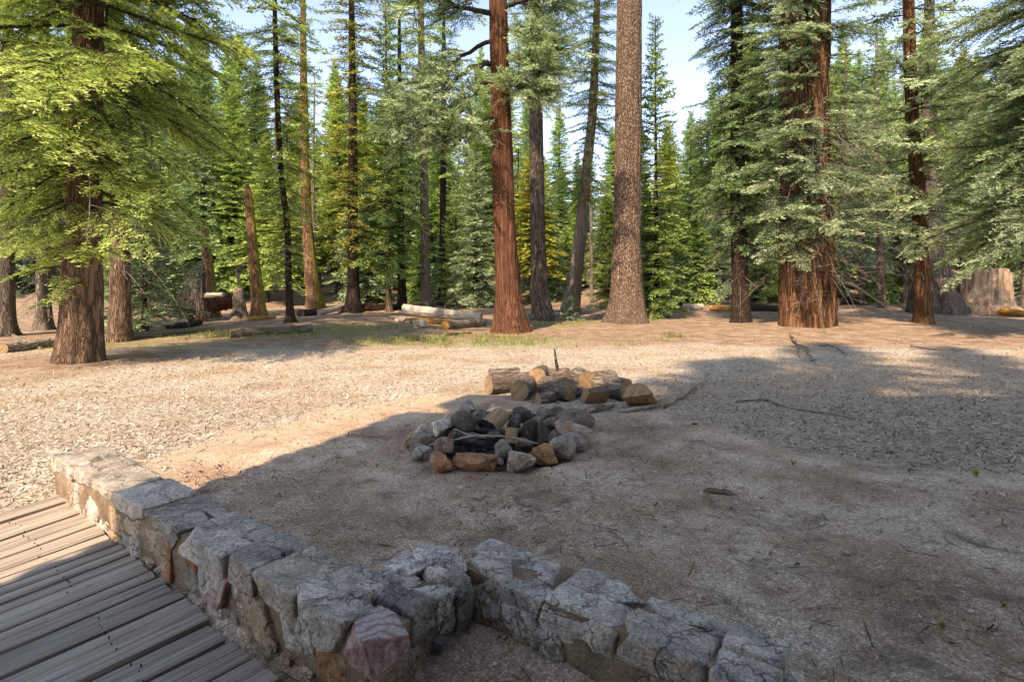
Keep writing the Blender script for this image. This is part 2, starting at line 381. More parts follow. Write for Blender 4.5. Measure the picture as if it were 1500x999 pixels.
def tint_mat(name, stops, rough=.85):
    m, nt, b = new_mat(name); t = attr(nt, 'tint'); c = ramp(nt, t, stops)
    nt.links.new(c, b.inputs['Base Color']); b.inputs['Roughness'].default_value = rough; return m
M['chip'] = tint_mat('wood_chip', [(0, (.10, .075, .05)), (.25, (.27, .21, .15)), (.6, (.47, .41, .32)), (1, (.67, .61, .52))])
M['greychip'] = tint_mat('grey_wood_chip', [(0, (.12, .085, .055)), (.3, (.27, .20, .14)), (.65, (.44, .35, .26)), (1, (.62, .52, .41))])
M['litter'] = tint_mat('needle_litter', [(0, (.05, .03, .02)), (.4, (.16, .095, .055)), (.75, (.30, .19, .115)), (1, (.42, .31, .21))])
M['pebble'] = tint_mat('pebble', [(0, (.18, .14, .115)), (.5, (.40, .315, .26)), (.85, (.58, .47, .40)), (1, (.75, .68, .60))])

def ground_mat():
    m, nt, b = new_mat('forest_ground'); v = coords(nt, rnd=False)
    # wood chips
    a1 = voro(nt, v, 42., out='Color'); a2 = noise(nt, v, 40., 5, .7, .8); a3 = noise(nt, v, .9, 4)
    sp = node(nt, 'ShaderNodeSeparateColor'); nt.links.new(a1, sp.inputs[0])
    chipv = math_(nt, 'ADD', math_(nt, 'MULTIPLY', sp.outputs[0], .45), math_(nt, 'MULTIPLY', a2, .6))
    chips = ramp(nt, chipv, [(.2, (.18, .135, .09)), (.45, (.37, .31, .235)), (.7, (.50, .44, .355)), (.95, (.63, .58, .50))])
    chips = mix(nt, mrange(nt, a3, .45, .68), chips, mix(nt, a2, (.20, .135, .08), (.46, .34, .22)))
    # bare gravelly earth
    g1 = noise(nt, v, 1.3, 6, .62); g2 = noise(nt, v, 70., 5, .75); g3 = voro(nt, v, 120., out='Color')
    s3 = node(nt, 'ShaderNodeSeparateColor'); nt.links.new(g3, s3.inputs[0])
    earth = ramp(nt, g1, [(.3, (.26, .17, .11)), (.48, (.42, .295, .20)), (.62, (.57, .43, .315))])
    earth = mix(nt, .85, earth, ramp(nt, g2, [(.3, (.38, .35, .33)), (.5, (1, 1, 1)), (.7, (1.6, 1.6, 1.58))]), 'MULTIPLY')
    earth = mix(nt, .6, earth, ramp(nt, s3.outputs[0], [(.0, (.55, .53, .52)), (.75, (1.05, 1.05, 1.05)), (.97, (1.9, 1.9, 1.95))]), 'MULTIPLY')
    dk = mrange(nt, noise(nt, v, 2.1, 6, .72, .9), .52, .66)
    earth = mix(nt, math_(nt, 'MULTIPLY', dk, .75), earth, (.15, .10, .072))
    # needle duff
    d1 = noise(nt, v, 2.2, 6, .65); d2 = noise(nt, v, 38., 4, .75)
    duff = ramp(nt, d1, [(.3, (.17, .105, .065)), (.5, (.285, .195, .13)), (.72, (.41, .315, .23))])
    duff = mix(nt, .8, duff, ramp(nt, d2, [(.3, (.35, .33, .3)), (.5, (1, 1, 1)), (.72, (1.5, 1.5, 1.5))]), 'MULTIPLY')
    # fine grey chips on the right
    gch = ramp(nt, chipv, [(.2, (.17, .12, .08)), (.45, (.335, .25, .175)), (.7, (.47, .375, .275)), (.95, (.61, .51, .40))])
    sand = mix(nt, .5, (.46, .36, .25), ramp(nt, g2, [(.3, (.5, .5, .5)), (.7, (1.35, 1.35, 1.35))]), 'MULTIPLY')
    ash = mix(nt, mrange(nt, g2, .35, .7), (.012, .011, .010), (.07, .064, .058))
    c = chips
    for nm, lay in (('duff', duff), ('grey', gch), ('sand', sand), ('earth', earth), ('ash', ash)):
        c = mix(nt, attr(nt, nm), c, lay)
    gr = math_(nt, 'MULTIPLY', attr(nt, 'turf'), mrange(nt, noise(nt, v, 9., 4, .7), .35, .6))
    c = mix(nt, gr, c, mix(nt, noise(nt, v, 25., 3), (.10, .12, .03), (.26, .27, .09)))
    nt.links.new(c, b.inputs['Base Color']); b.inputs['Roughness'].default_value = .95; b.inputs['Specular IOR Level'].default_value = .08
    hh = math_(nt, 'ADD', math_(nt, 'MULTIPLY', a2, .5), math_(nt, 'ADD', math_(nt, 'MULTIPLY', g2, .35), math_(nt, 'MULTIPLY', d1, .5)))
    bump(nt, b, hh, .8, .03)
    return m
M['ground'] = ground_mat()

# ------------------------------------------------------------------ ground sheet
BASES = {  # trunk base pixel of the trees that stand on a mound of needles
 'T1': (117, 528), 'RED': (748, 486), 'TAN': (918, 470), 'BIG': (1185, 475), 'RT': (1352, 470)}
for k, mr, mh in (('T1', 1.7, .10), ('RED', 1.2, .06), ('TAN', 1.4, .08), ('BIG', 2.6, .20), ('RT', 2.2, .12)):
    g = G(*BASES[k]); MOUNDS.append((g[0], g[1], mr, mh))
def plan(*pix): return [tuple(P(px, py, 0)[:2]) for px, py in pix]
earth_poly = [tuple(wp(-2.6, .3)), (-2.35, 5.1), (-1.75, 6.1), (-1.1, 6.75), (-.2, 7.0), (.5, 6.5), (1.0, 6.35), (1.7, 6.5), (2.1, 6.0), (2.45, 5.3), (3.1, 4.75), (4.2, 4.35), (7, 3.8), (9, -6), (-4, -6), tuple(wp(-.5, -.5))]
sand_poly = [tuple(wp(-3.2, .3)), (-2.75, 5.3), (-2.05, 6.5), (-1.2, 7.35), (-.4, 7.3), (.2, 6.7), (-2, 4)]
grey_poly = [(1.5, 6.3), (1.6, 7.6), (3.0, 8.3), (5, 9.4), (9, 11.5), (16, 13), (16, 2), (3, 3)]
chip_far = 13.2
RING = np.array([-.11, 5.22]); RR = .80
TURF = [(G(px, py), rx, ry) for px, py, rx, ry in ((690, 498, 2.6, 1.3), (640, 503, 2.6, .7), (820, 475, 1.6, 1.2), (400, 488, 3.2, 1.1), (270, 488, 2.6, 1.3), (540, 480, 1.8, 1.0), (90, 507, 1.6, .9), (740, 506, 1.6, .8), (200, 505, 1.5, .8))]
def zones(x, y):
    n = fbm2(x, y, .9, 4, 31) * .35; n2 = fbm2(x, y, 3.5, 3, 33) * .10
    e = sstep(.16, -.16, sdf_poly(x, y, earth_poly) + n * .5 + n2)
    s = sstep(.22, -.22, sdf_poly(x, y, sand_poly) + n * .7 + n2) * (y > 2)
    g = sstep(.7, -.7, sdf_poly(x, y, grey_poly) + n * 1.8 + n2 * 2)
    lim = chip_far - .06 * np.clip(x, 0, 20) - .18 * np.clip(-x - 3, 0, 12)
    d = sstep(-.7, .7, y - lim + n * 2.2)
    d = np.maximum(d, sstep(1.3, -.3, np.hypot(x - MOUNDS[0][0], y - MOUNDS[0][1]) - 1.3 + n * 1.5))
    d = np.maximum(d, .85 * sstep(.6, -.8, np.hypot((x - MOUNDS[3][0]) * .45, y - MOUNDS[3][1] + 3.2) - 3.0 + n * 2))
    a = sstep(.10, -.14, np.hypot(x - RING[0], y - RING[1]) - RR * .86 + n2)
    t = np.zeros_like(x)
    for q, rx, ry in TURF:
        t = np.maximum(t, sstep(1.25, .4, np.hypot((x - q[0]) / rx, (y - q[1]) / ry) + n * .9))
    return dict(earth=e, sand=s, grey=g, duff=d, ash=a, turf=t * .75)
def build_ground():
    sx = np.linspace(-math.asinh(450 / .9), math.asinh(450 / .9), 640); xs = .9 * np.sinh(sx)
    sy = np.linspace(-math.asinh(120 / 1.6), math.asinh(600 / 1.6), 760); ys = 3.2 + 1.6 * np.sinh(sy)
    x, y = np.meshgrid(xs, ys); z = ground(x, y)
    zo = zones(x, y)
    rough = zo['earth'] * .020 + (1 - zo['earth']) * .022
    z = z + rough * (.6 * fbm2(x, y, 9, 3, 71) + .7 * fbm2(x, y, 3.6, 2, 73)) * sstep(9, 4, np.hypot(x, y)) + zo['ash'] * -.04
    nx, ny = len(xs), len(ys)
    i = np.arange(ny - 1)[:, None] * nx; j = np.arange(nx - 1)[None]
    Q = np.stack([i + j, i + j + 1, i + nx + j + 1, i + nx + j], -1).reshape(-1, 4)
    o = mk('ground', np.stack([x, y, z], -1), Q, M['ground'], attrs={k: a.ravel() for k, a in zo.items()})
    tag(o, 'forest clearing floor of wood chips, bare earth and needle litter', kind='structure')
build_ground()

# ------------------------------------------------------------------ scattered litter (uncountable: stuff)
def scatter(name, n, dlo, dhi, lenr, widr, keep, mat, label, cat, seed, tilt=.35, lift=.004, spread=1.05, bias=None, thick=0.):
    r = np.random.default_rng(seed)
    d = dlo * (dhi / dlo) ** r.random(n); x = (r.random(n) * 2 - 1) * spread * d
    zo = zones(x, d); w = keep(zo, x, d); k = r.random(n) < w
    x, d = x[k], d[k]; n = len(x)
    L = lenr[0] + (lenr[1] - lenr[0]) * r.random(n) ** 2; W = widr[0] + (widr[1] - widr[0]) * r.random(n)
    a = r.random(n) * 2 * math.pi
    tl = r.normal(0, tilt, n); rl = r.normal(0, tilt, n)
    t = np.stack([np.cos(a) * np.cos(tl), np.sin(a) * np.cos(tl), np.sin(tl)], -1)
    s = np.stack([-np.sin(a) * np.cos(rl), np.cos(a) * np.cos(rl), np.sin(rl)], -1)
    z = ground(x, d)
    c = np.stack([x, d, z + lift + .5 * L * abs(np.sin(tl)) * .7 + .3 * W * abs(np.sin(rl))], -1)
    hx = t * L[:, None] / 2; hw = s * W[:, None] / 2
    tp = .35 + .6 * r.random((n, 2))
    V = np.stack([c - hx - hw * tp[:, :1], c + hx - hw * tp[:, 1:], c + hx * .92 + hw, c - hx * .9 + hw], 1)
    V += r.normal(0, .06, V.shape) * W[:, None, None]
    tint = np.repeat(np.clip(r.normal(.42, .30, n) + .12 * fbm2(x, d, 1.1, 3, seed + 50), 0, 1), 4)
    o = mk(name, V.reshape(-1, 3), np.arange(4 * n).reshape(-1, 4), mat, attrs={'tint': tint}, smooth=False)
    return tag(o, label, cat, kind='stuff')
chipk = lambda z, x, d: np.clip(1 - z['earth'] - z['sand'] * .8 - z['grey'] - z['duff'] * .85, 0, 1) * (sdf_poly(x, d, deck_poly) > .0) * (np.hypot(x - WO[0] - WU[0] * np.clip((x - WO[0]) * WU[0] + (d - WO[1]) * WU[1], -3.7, 0), 0) > -1)
scatter('wood_chips', 120000, 3.4, 15, (.010, .062), (.004, .015), chipk, M['chip'], 'pale tan wood chips spread over the sunny clearing', 'wood chips', 1)
scatter('grey_chips', 80000, 3.4, 15, (.010, .075), (.004, .018), lambda z, x, d: z['grey'] * (1 - z['earth']) + .02 * z['earth'] * (x > .5), M['greychip'], 'grey brown bark chips covering the ground at the right', 'wood chips', 2)
scatter('needle_litter', 48000, 1.6, 34, (.015, .10), (.003, .012), lambda z, x, d: np.clip(z['duff'] + np.clip(.08 + fbm2(x, d, .8, 4, 61) * .9, .04, .6) * (z['earth'] * (1 - z['ash']) + z['grey'] * .8) + .2 * z['sand'], 0, 1), M['litter'], 'brown fallen needles and twiglets littering the ground', 'litter', 3, .2)
scatter('gravel', 30000, 1.4, 8, (.003, .011), (.003, .009), lambda z, x, d: z['earth'] * (1 - z['ash']), M['pebble'], 'fine pinkish gravel over the bare earth', 'gravel', 4, .5, .002)

scatter('fallen_twigs', 5200, 1.6, 16, (.04, .22), (.003, .008), lambda z, x, d: np.clip(.55 - .3 * z['ash'], 0, 1) * (sdf_poly(x, d, deck_poly) > 0), M['litter'], 'thin dry twigs strewn over chips and earth', 'twigs', 6, .10, .006)
scatter('bark_crumbs', 9000, 1.6, 14, (.008, .045), (.006, .020), lambda z, x, d: np.clip(fbm2(x, d, 1.3, 3, 88) * 1.6, 0, 1) * (sdf_poly(x, d, deck_poly) > 0), M['litter'], 'brown bark crumbs and cone scales in loose drifts', 'bark crumbs', 8, .35, .004)
def grass():
    r = np.random.default_rng(12); A = Acc()
    spots = [(690, 495, 2.2, 1.0, 1100), (640, 503, 2.4, .6, 800), (600, 500, 1.6, .5, 300), (745, 505, 1.4, .5, 500), (820, 474, 1.3, .9, 400), (400, 490, 2.4, .8, 900), (300, 490, 2.2, .9, 500),
             (470, 487, 1.2, .6, 250), (88, 508, 1.1, .5, 260), (560, 481, 1.6, .8, 300), (986, 494, .35, .3, 130), (975, 500, .4, .25, 60), (910, 505, .8, .5, 80), (1190, 505, .4, .3, 40), (1430, 480, .5, .4, 60)]
    for px, py, rx, ry, n in spots:
        q = G(px, py); x = q[0] + r.normal(0, .5, n) * rx; y = q[1] + r.normal(0, .5, n) * ry
        cl = fbm2(x, y, 2.5, 3, 3) > -.15; x, y = x[cl], y[cl]; n = len(x); z = ground(x, y)
        h = r.uniform(.04, .16, n); a = r.random(n) * 6.28; w = r.uniform(.004, .010, n)
        ax = np.stack([np.cos(a), np.sin(a), 0 * a], -1); ln = np.stack([-np.sin(a), np.cos(a), 0 * a], -1) * (h * r.normal(0, .45, n))[:, None]
        b0 = np.stack([x, y, z - .01], -1)
        V = np.stack([b0 - ax * w[:, None], b0 + ax * w[:, None], b0 + ax * w[:, None] * .4 + ln + np.array([0, 0, 1]) * h[:, None], b0 - ax * w[:, None] * .3 + ln * 1.1 + np.array([0, 0, 1]) * h[:, None]], 1)
        A.add(V.reshape(-1, 3), np.arange(4 * n).reshape(-1, 4), tint=np.repeat(np.clip(r.normal(.55, .22, n), 0, 1), 4))
    tag(A.build('grass', M['grass']), 'thin tufts of green grass along the far edge of the clearing', 'grass', kind='stuff')
grass()

# ------------------------------------------------------------------ conifer kit
def make_bough(r, L, sp1, sp2, dl, dw, droop=.18, width=.42, fluff=.28):
    """flat fir spray along +x: foliage quads with a tint, and the woody axis"""
    ax = lambda t: np.stack([L * t, L * (wob * np.sin(t * 5 + ph) * .05), L * (.10 * t - droop * t * t)], -1)
    wob, ph = r.normal(), r.random() * 6
    n = max(3, int(L / sp1)); Vs, Ts = [], []
    wood = []
    tt = np.linspace(0, 1, 6); wood.append((ax(tt), np.linspace(.011 * L + .004, .003, 6)))
    for sgn in (-1, 1):
        for k in range(n + 1):
            t = .10 + .90 * (k + r.random() * .7) / (n + .7)
            if r.random() < .06: continue
            s = (L * width * (1 - t) ** .75 * (.35 + .65 * min(1, t / .3)) + .06 * L ** .5) * r.uniform(.6, 1.15)
            an = sgn * R(r.uniform(38, 68)) * (1 - .45 * t)
            d0 = np.array([math.cos(an), math.sin(an), r.normal(0, .14)])
            p0 = ax(np.array([min(t, 1.)]))[0]
            m = max(2, int(s / sp2)); q = (np.arange(m) + r.random(m) * .8) / m
            base = p0 + d0 * (s * q)[:, None]; base[:, 2] -= .25 * s * q * q * r.uniform(.3, 1.4)
            if k % 2 == 0 and s > .3: wood.append((np.array([p0, p0 + d0 * s * .5, p0 + d0 * s * .9 - np.array([0, 0, .2 * s])]), np.array([.006, .004, .002]) * (1 + L * .3)))
            ct = np.clip(r.normal(.45, .16), 0, 1)
            for s2 in (-1, 1):
                b2 = an + s2 * R(1) * r.uniform(28, 62, m)
                up = r.normal(.04, fluff, m)
                dv = np.stack([np.cos(b2), np.sin(b2), up], -1); dv /= np.linalg.norm(dv, axis=1)[:, None]
                ln = dl * r.uniform(.6, 1.25, m) * (1 - .35 * q)
                sd = np.stack([-np.sin(b2), np.cos(b2), r.normal(0, .85, m)], -1); sd /= np.linalg.norm(sd, axis=1)[:, None]
                w = dw * r.uniform(.7, 1.3, m)
                tip = base + dv * ln[:, None]; mid = base + dv * (ln * .5)[:, None]
                fold = np.array([0, 0, 1.]) * (w * r.uniform(-.5, .3, m))[:, None]
                V = np.stack([base, mid + sd * w[:, None] / 2 + fold, tip, mid - sd * w[:, None] / 2 + fold], 1)
                Vs.append(V.reshape(-1, 3)); Ts.append(np.repeat(np.clip(ct + .22 * (q - .4) + .18 * (t - .5) + r.normal(0, .09, m), 0, 1), 4))  # tint rises outwards: new growth, plus painted-in shaded interior and lit tips
    WV_, WQ = [], []; o = 0
    for p, rad in wood:
        v, qd, _ = tube(p, rad, 4 if len(p) > 3 else 3, cap=False); WV_.append(v); WQ.append(qd + o); o += len(v)
    return dict(L=L, V=np.concatenate(Vs), T=np.concatenate(Ts), WV=np.concatenate(WV_), WQ=np.concatenate(WQ))
def kit(seed, lens, nvar, **kw):
    r = np.random.default_rng(seed)
    return [make_bough(r, L, **kw) for L in lens for _ in range(nvar)]
KIT_NEAR = kit(1, (.6, 1.2, 2.0, 3.0), 4, sp1=.075, sp2=.032, dl=.10, dw=.019, droop=.26, width=.36)
KIT_FIR = kit(2, (.5, 1.0, 1.7, 2.6), 4, sp1=.095, sp2=.05, dl=.12, dw=.028, droop=.12, width=.40)
KIT_MID = kit(3, (.5, 1.1, 1.8, 2.6), 4, sp1=.15, sp2=.085, dl=.19, dw=.05, droop=.2, width=.40)
KIT_FAR = kit(4, (.6, 1.2, 2.0), 4, sp1=.22, sp2=.13, dl=.28, dw=.085, droop=.2, width=.42)

def rot(az, pitch, roll):
    return (Matrix.Rotation(az, 3, 'Z') @ Matrix.Rotation(-pitch, 3, 'Y') @ Matrix.Rotation(roll, 3, 'X'))
def put_bough(fol, wood, r, K, p, az, pitch, L, tint=0., roll=None):
    c = [b for b in K if abs(math.log(b['L'] / max(L, .3))) < .45] or [min(K, key=lambda b: abs(b['L'] - L))]
    b = c[r.integers(len(c))]; s = L / b['L']
    m = np.array(rot(az, pitch, r.normal(0, .22) if roll is None else roll))
    if r.random() < .5: m = m @ np.diag([1, -1, 1])
    n = len(b['V']) // 4
    fol.add(b['V'] * s @ m.T + p, np.arange(4 * n).reshape(-1, 4), tint=np.clip(b['T'] + tint, 0, 1))
    wood.add(b['WV'] * s @ m.T + p, b['WQ'])
def dead_twigs(acc, r, p, az, L, pitch=-.1, droop=.35, rad=.012, sub=5, ns=4):
    t = np.linspace(0, 1, 6); d = np.array([math.cos(az), math.sin(az)])
    side = np.array([-d[1], d[0]]) * r.normal(0, .12) * L
    ax = np.stack([p[0] + d[0] * L * t + side[0] * t * t, p[1] + d[1] * L * t + side[1] * t * t, p[2] + L * (math.tan(pitch) * t - droop * t * t)], -1)
    v, q, _ = tube(ax, np.linspace(rad, rad * .3, 6), ns, cap=False); acc.add(v, q)
    for _ in range(sub):
        k = r.uniform(.2, .95); i = int(k * 5); p0 = ax[i] + (ax[min(i + 1, 5)] - ax[i]) * (k * 5 - i)
        a2 = az + r.choice([-1, 1]) * r.uniform(.4, 1.1); l2 = L * r.uniform(.15, .42) * (1.1 - k * .6)
        e = p0 + np.array([math.cos(a2) * l2, math.sin(a2) * l2, -l2 * r.uniform(-.2, .7)])
        mid = (p0 + e) / 2 + r.normal(0, .05, 3) * l2
        v, q, _ = tube(np.array([p0, mid, e]), np.array([rad * .5, rad * .38, rad * .2]), 3, cap=False); acc.add(v, q)

def trunk_mesh(path, rads, flare=.5, nseg=20, ridge=.04, seed=0, zfine=6., dz=.22, lobes=5):
    """path: (x,y,z) knots from the base up, rads: radius at each knot"""
    path = np.asarray(path, float); rads = np.asarray(rads, float); top = path[-1, 2]
    zs = np.concatenate([np.arange(-.35, min(zfine, top), dz), np.linspace(min(zfine, top), top, max(4, int((top - zfine) / .8) + 2))]) if top > zfine else np.arange(-.35, top + dz * .5, dz)
    zs = np.unique(np.append(zs[zs < top], top))
    cx = np.interp(zs, path[:, 2], path[:, 0]); cy = np.interp(zs, path[:, 2], path[:, 1]); rr = np.interp(zs, path[:, 2], rads)
    k = np.array([.12, .2, .36, .2, .12])
    if len(zs) > 8:
        cx = np.convolve(np.pad(cx, 2, 'edge'), k, 'valid'); cy = np.convolve(np.pad(cy, 2, 'edge'), k, 'valid')
    th = np.arange(nseg) * 2 * math.pi / nseg; T, ZZ = np.meshgrid(th, zs)
    fl = 1 + flare * np.exp(-np.clip(ZZ, -.2, None) / (.9 * rads[0] + .06)) * (1 + .35 * np.sin(T * lobes + seed) + .25 * np.sin(T * (lobes - 2) + seed * 2.1))
    rn = fbm(np.stack([np.cos(T) * 3.2, np.sin(T) * 3.2, ZZ * .55 + seed * 3.1], -1), 4, seed)
    rn2 = 1 - 2 * np.abs(fbm(np.stack([np.cos(T) * 7, np.sin(T) * 7, ZZ * .8 + seed], -1), 2, seed + 5))
    rad = rr[:, None] * fl * (1 + ridge * .8 * rn + ridge * rn2)
    V = np.stack([cx[:, None] + np.cos(T) * rad, cy[:, None] + np.sin(T) * rad, ZZ], -1).reshape(-1, 3)
    n = nseg; m = len(zs); i = np.arange(m - 1)[:, None] * n; j = np.arange(n)[None]; j2 = (j + 1) % n
    Q = np.stack([i + j, i + j2, i + n + j2, i + n + j], -1).reshape(-1, 4)
    V = np.concatenate([V, [[cx[-1], cy[-1], top]]]); jj = np.arange(n)
    Tt = np.stack([(m - 1) * n + jj, (m - 1) * n + (jj + 1) % n, np.full(n, len(V) - 1)], -1)
    return V, Q, Tt

def conifer(name, label, group, base, path, rads, bark, fol='fol_mid', K=None, seed=0, crown=None, dead=None, extra=None, cat='tree', **tk):
    """a tree: trunk, branches, crown and dead branches under one Empty at its foot (coordinates of path are local)"""
    r = np.random.default_rng(seed + 100)
    root = empty(name, base); tag(root, label, cat, group)
    V, Q, T = trunk_mesh(path, rads, seed=seed, **tk); mk('trunk', V, [Q, T], M[bark], root)
    path = np.asarray(path, float)
    at = lambda z: np.array([np.interp(z, path[:, 2], path[:, 0]), np.interp(z, path[:, 2], path[:, 1]), z])
    fa, wa, da = Acc(), Acc(), Acc()
    if crown:
        for c in (crown if isinstance(crown, list) else [crown]):
            z0, z1, n, Rf = c['z0'], c['z1'], c['n'], c['R']
            p0, p1 = c.get('pitch', (-14, 30)); az0, azw = c.get('az', (0, 180))
            for k in range(n):
                f = (k + r.random()) / n; f = f ** c.get('pow', 1.); z = z0 + (z1 - z0) * f
                if c.get('gap') and r.random() < c['gap']: continue
                az = R(az0 + r.uniform(-azw, azw)) if azw < 180 else k * 2.399 + r.normal(0, .3)
                L = max(.3, Rf(f) * r.uniform(.72, 1.16)); pt = R(p0 + (p1 - p0) * f + r.normal(0, 7))
                put_bough(fa, wa, r, c.get('K', K), at(z), az, pt, L, tint=c.get('tint', 0) + r.normal(0, .08))
    if dead:
        for c in (dead if isinstance(dead, list) else [dead]):
            az0, azw = c.get('az', (0, 180))
            for k in range(c['n']):
                z = r.uniform(c['z0'], c['z1']); az = R(az0 + r.uniform(-azw, azw))
                dead_twigs(da, r, at(z), az, r.uniform(*c['L']), r.uniform(*c.get('pitch', (-.3, .2))), r.uniform(*c.get('droop', (.1, .5))), c.get('rad', .012), c.get('sub', 5))
    if extra: extra(r, fa, wa, da, at)
    if wa.V: wa.build('branches', M['limb'], root)
    if fa.V: fa.build('crown', M[fol], root, smooth=False)
    if da.V: da.build('dead_branches', M['dead_wood'], root)
    return root

def px_tree(base, pts, top=None, **kw):
    """base pixel of the foot, pts [(px, py, width px)] going up, top = height in metres of the tip"""
    g = G(*base); d = g[1]; path, rad = [], []
    for px, py, w in pts:
        path.append((X(px, d) - g[0], 0, max(0, Z(py, d) - g[2]))); rad.append(w * d / F / 2)
    path[0] = (path[0][0], 0, 0)
    if top:
        lx, ly = path[-1][0], 0; path.append((lx + kw.pop('leantop', 0), ly, top)); rad.append(kw.pop('tipr', .04))
    return conifer(base=tuple(g), path=path, rads=rad, **kw)
cone = lambda a, b, p=.8: (lambda f: b + (a - b) * (1 - f) ** p)

# ---- the thick fir at the left
def low_sprays(r, fa, wa, da, at):
    for z, az, L in ((1.15, -95, .55), (1.35, -70, .6), (1.75, -110, .7), (1.95, -60, .8), (2.1, -125, .9), (2.2, -85, 1.0), (2.0, -20, .8), (2.3, 175, 1.3), (2.2, 150, 1.5)):
        p = at(z); a = R(az); p = p + np.array([math.cos(a), math.sin(a), 0]) * .36
        for k in range(2): put_bough(fa, wa, r, KIT_NEAR, p + r.normal(0, .1, 3), a + r.normal(0, .3), R(-12), L, tint=.1)
px_tree((117, 528), [(117, 528, 58), (120, 470, 51), (121, 400, 48), (123, 300, 44), (128, 150, 40), (130, 0, 36)], 26,
    name='fir_tree', label='thick brown fir trunk at the left with drooping yellow-green boughs all around it', group=None,
    bark='bark_brown', fol='fol_yellow', seed=1, flare=.10, nseg=72, ridge=.05, dz=.07, zfine=8,
    crown=[dict(z0=2.6, z1=5.0, n=34, R=lambda f: 2.2 + .8 * f, pitch=(-20, -14), K=KIT_NEAR, tint=.02),
           dict(z0=4.8, z1=9.0, n=50, R=lambda f: 3.3 - .3 * f, pitch=(-16, -8), K=KIT_NEAR),
           dict(z0=9, z1=25, n=60, R=cone(3.2, .5), pitch=(-10, 30), K=KIT_MID)],
    dead=[dict(z0=2.0, z1=9, n=50, L=(.8, 2.6), pitch=(-.35, .1), az=(-60, 150))], extra=low_sprays)
px_tree((176, 500), [(176, 500, 30), (176, 430, 26), (175, 300, 24), (172, 150, 22), (170, 0, 19)], 24,
    name='fir_tree', label='reddish trunk with bare dead branches standing just right of the thick left fir', group=None,
    bark='bark_brown', fol='fol_mid', seed=2, nseg=28, flare=.2,
    crown=[dict(z0=4.2, z1=10, n=44, R=lambda f: 2.6, pitch=(-26, -8), K=KIT_FIR), dict(z0=10, z1=23, n=50, R=cone(2.4, .4), K=KIT_MID)],
    dead=[dict(z0=1.6, z1=5.5, n=44, L=(.8, 2.2), pitch=(-.5, .2), droop=(.2, .7))])
px_tree((9, 492), [(9, 492, 22), (10, 420, 19), (11, 300, 16), (12, 120, 14), (12, 0, 12)], 22,
    name='fir_tree', label='dark slim trunk at the left border of the photo', group=None, bark='bark_grey', fol='fol_mid', seed=3, nseg=20,
    crown=[dict(z0=2.8, z1=10, n=50, R=lambda f: 2.0, pitch=(-20, -5), K=KIT_FIR), dict(z0=10, z1=21, n=40, R=cone(2.0, .4), K=KIT_MID)], dead=[dict(z0=1, z1=4, n=14, L=(.5, 1.4))])
px_tree((60, 483), [(60, 483, 16), (60, 440, 13), (61, 300, 11), (62, 100, 9)], 16,
    name='fir_tree', label='grey thin trunk hung with dead twigs, left one of a close pair', group=None, bark='bark_pale', fol='fol_mid', seed=4, nseg=16,
    crown=[dict(z0=3, z1=15, n=90, R=cone(2.1, .4), pitch=(-18, 25), K=KIT_FIR)], dead=[dict(z0=.6, z1=3.6, n=40, L=(.5, 1.4), droop=(.4, .9))])
px_tree((71, 482), [(71, 482, 12), (70, 440, 9), (68, 300, 8), (67, 100, 7)], 14,
    name='fir_tree', label='pale thin trunk leaning at its foot, right one of a close pair', group=None, bark='bark_pale', fol='fol_dark', seed=5, nseg=14,
    crown=[dict(z0=3.4, z1=13, n=60, R=cone(1.9, .4), pitch=(-18, 25), K=KIT_FIR)], dead=[dict(z0=.6, z1=3.6, n=26, L=(.4, 1.2), droop=(.4, .9))])
px_tree((212, 488), [(212, 488, 9), (212, 440, 8), (213, 330, 4)], 5.2,
    name='young_fir_tree', label='young bluish fir with a dark stem between the left trunks and the snags', group=None, bark='bark_dark', fol='fol_blue', seed=6, nseg=10, tipr=.01,
    crown=[dict(z0=.35, z1=5.1, n=95, R=cone(1.55, .2, .7), pitch=(-12, 35), K=KIT_FIR)])
px_tree((176, 486), [(176, 486, 7), (176, 440, 6), (176, 370, 3)], 3.4,
    name='young_fir_tree', label='small bushy young fir right beside the thick left trunk', group=None, bark='bark_dark', fol='fol_blue', seed=7, nseg=10, tipr=.01,
    crown=[dict(z0=.2, z1=3.3, n=80, R=cone(1.25, .2, .7), pitch=(-10, 35), K=KIT_FIR)])

# ---- the snags and the slim trees of the left middle ground
px_tree((295, 472), [(296, 472, 15), (295, 440, 12), (294, 410, 10), (297, 393, 8)], None,
    name='snag', label='short broken snag shaggy with hanging bleached twigs', group=None, bark='bark_brown', seed=8, nseg=18, flare=.3, cat='dead tree',
    dead=[dict(z0=.9, z1=2.1, n=85, L=(.35, 1.0), pitch=(-.6, .1), droop=(.7, 1.5), rad=.012, az=(190, 110))])
px_tree((314, 466), [(314, 466, 17), (309, 430, 16), (304, 380, 14), (299, 338, 10), (298, 334, 4)], None,
    name='snag', label='leaning brown snag with a mossy side, behind the shaggy twig-hung snag', group=None, bark='bark_moss', seed=9, nseg=22, flare=.3, cat='dead tree')
px_tree((352, 469), [(352, 469, 20), (351, 450, 17), (349, 430, 16), (348, 422, 12)], None,
    name='snag', label='knee-high splintered pale snag between the two tall mossy poles', group=None, bark='bark_pale', seed=10, nseg=20, flare=.35, cat='dead tree',
    dead=[dict(z0=1.1, z1=1.7, n=16, L=(.15, .4), pitch=(.8, 1.3), droop=(0, .2), rad=.02, sub=1)])
px_tree((380, 463), [(380, 463, 20), (376, 420, 17), (370, 360, 14), (365, 300, 12), (363, 276, 10), (361, 269, 3)], None,
    name='snag', label='tall bare orange-brown pole snag with a broken tip and yellow moss', group=None, bark='bark_moss', seed=11, nseg=26, flare=.25, cat='dead tree')
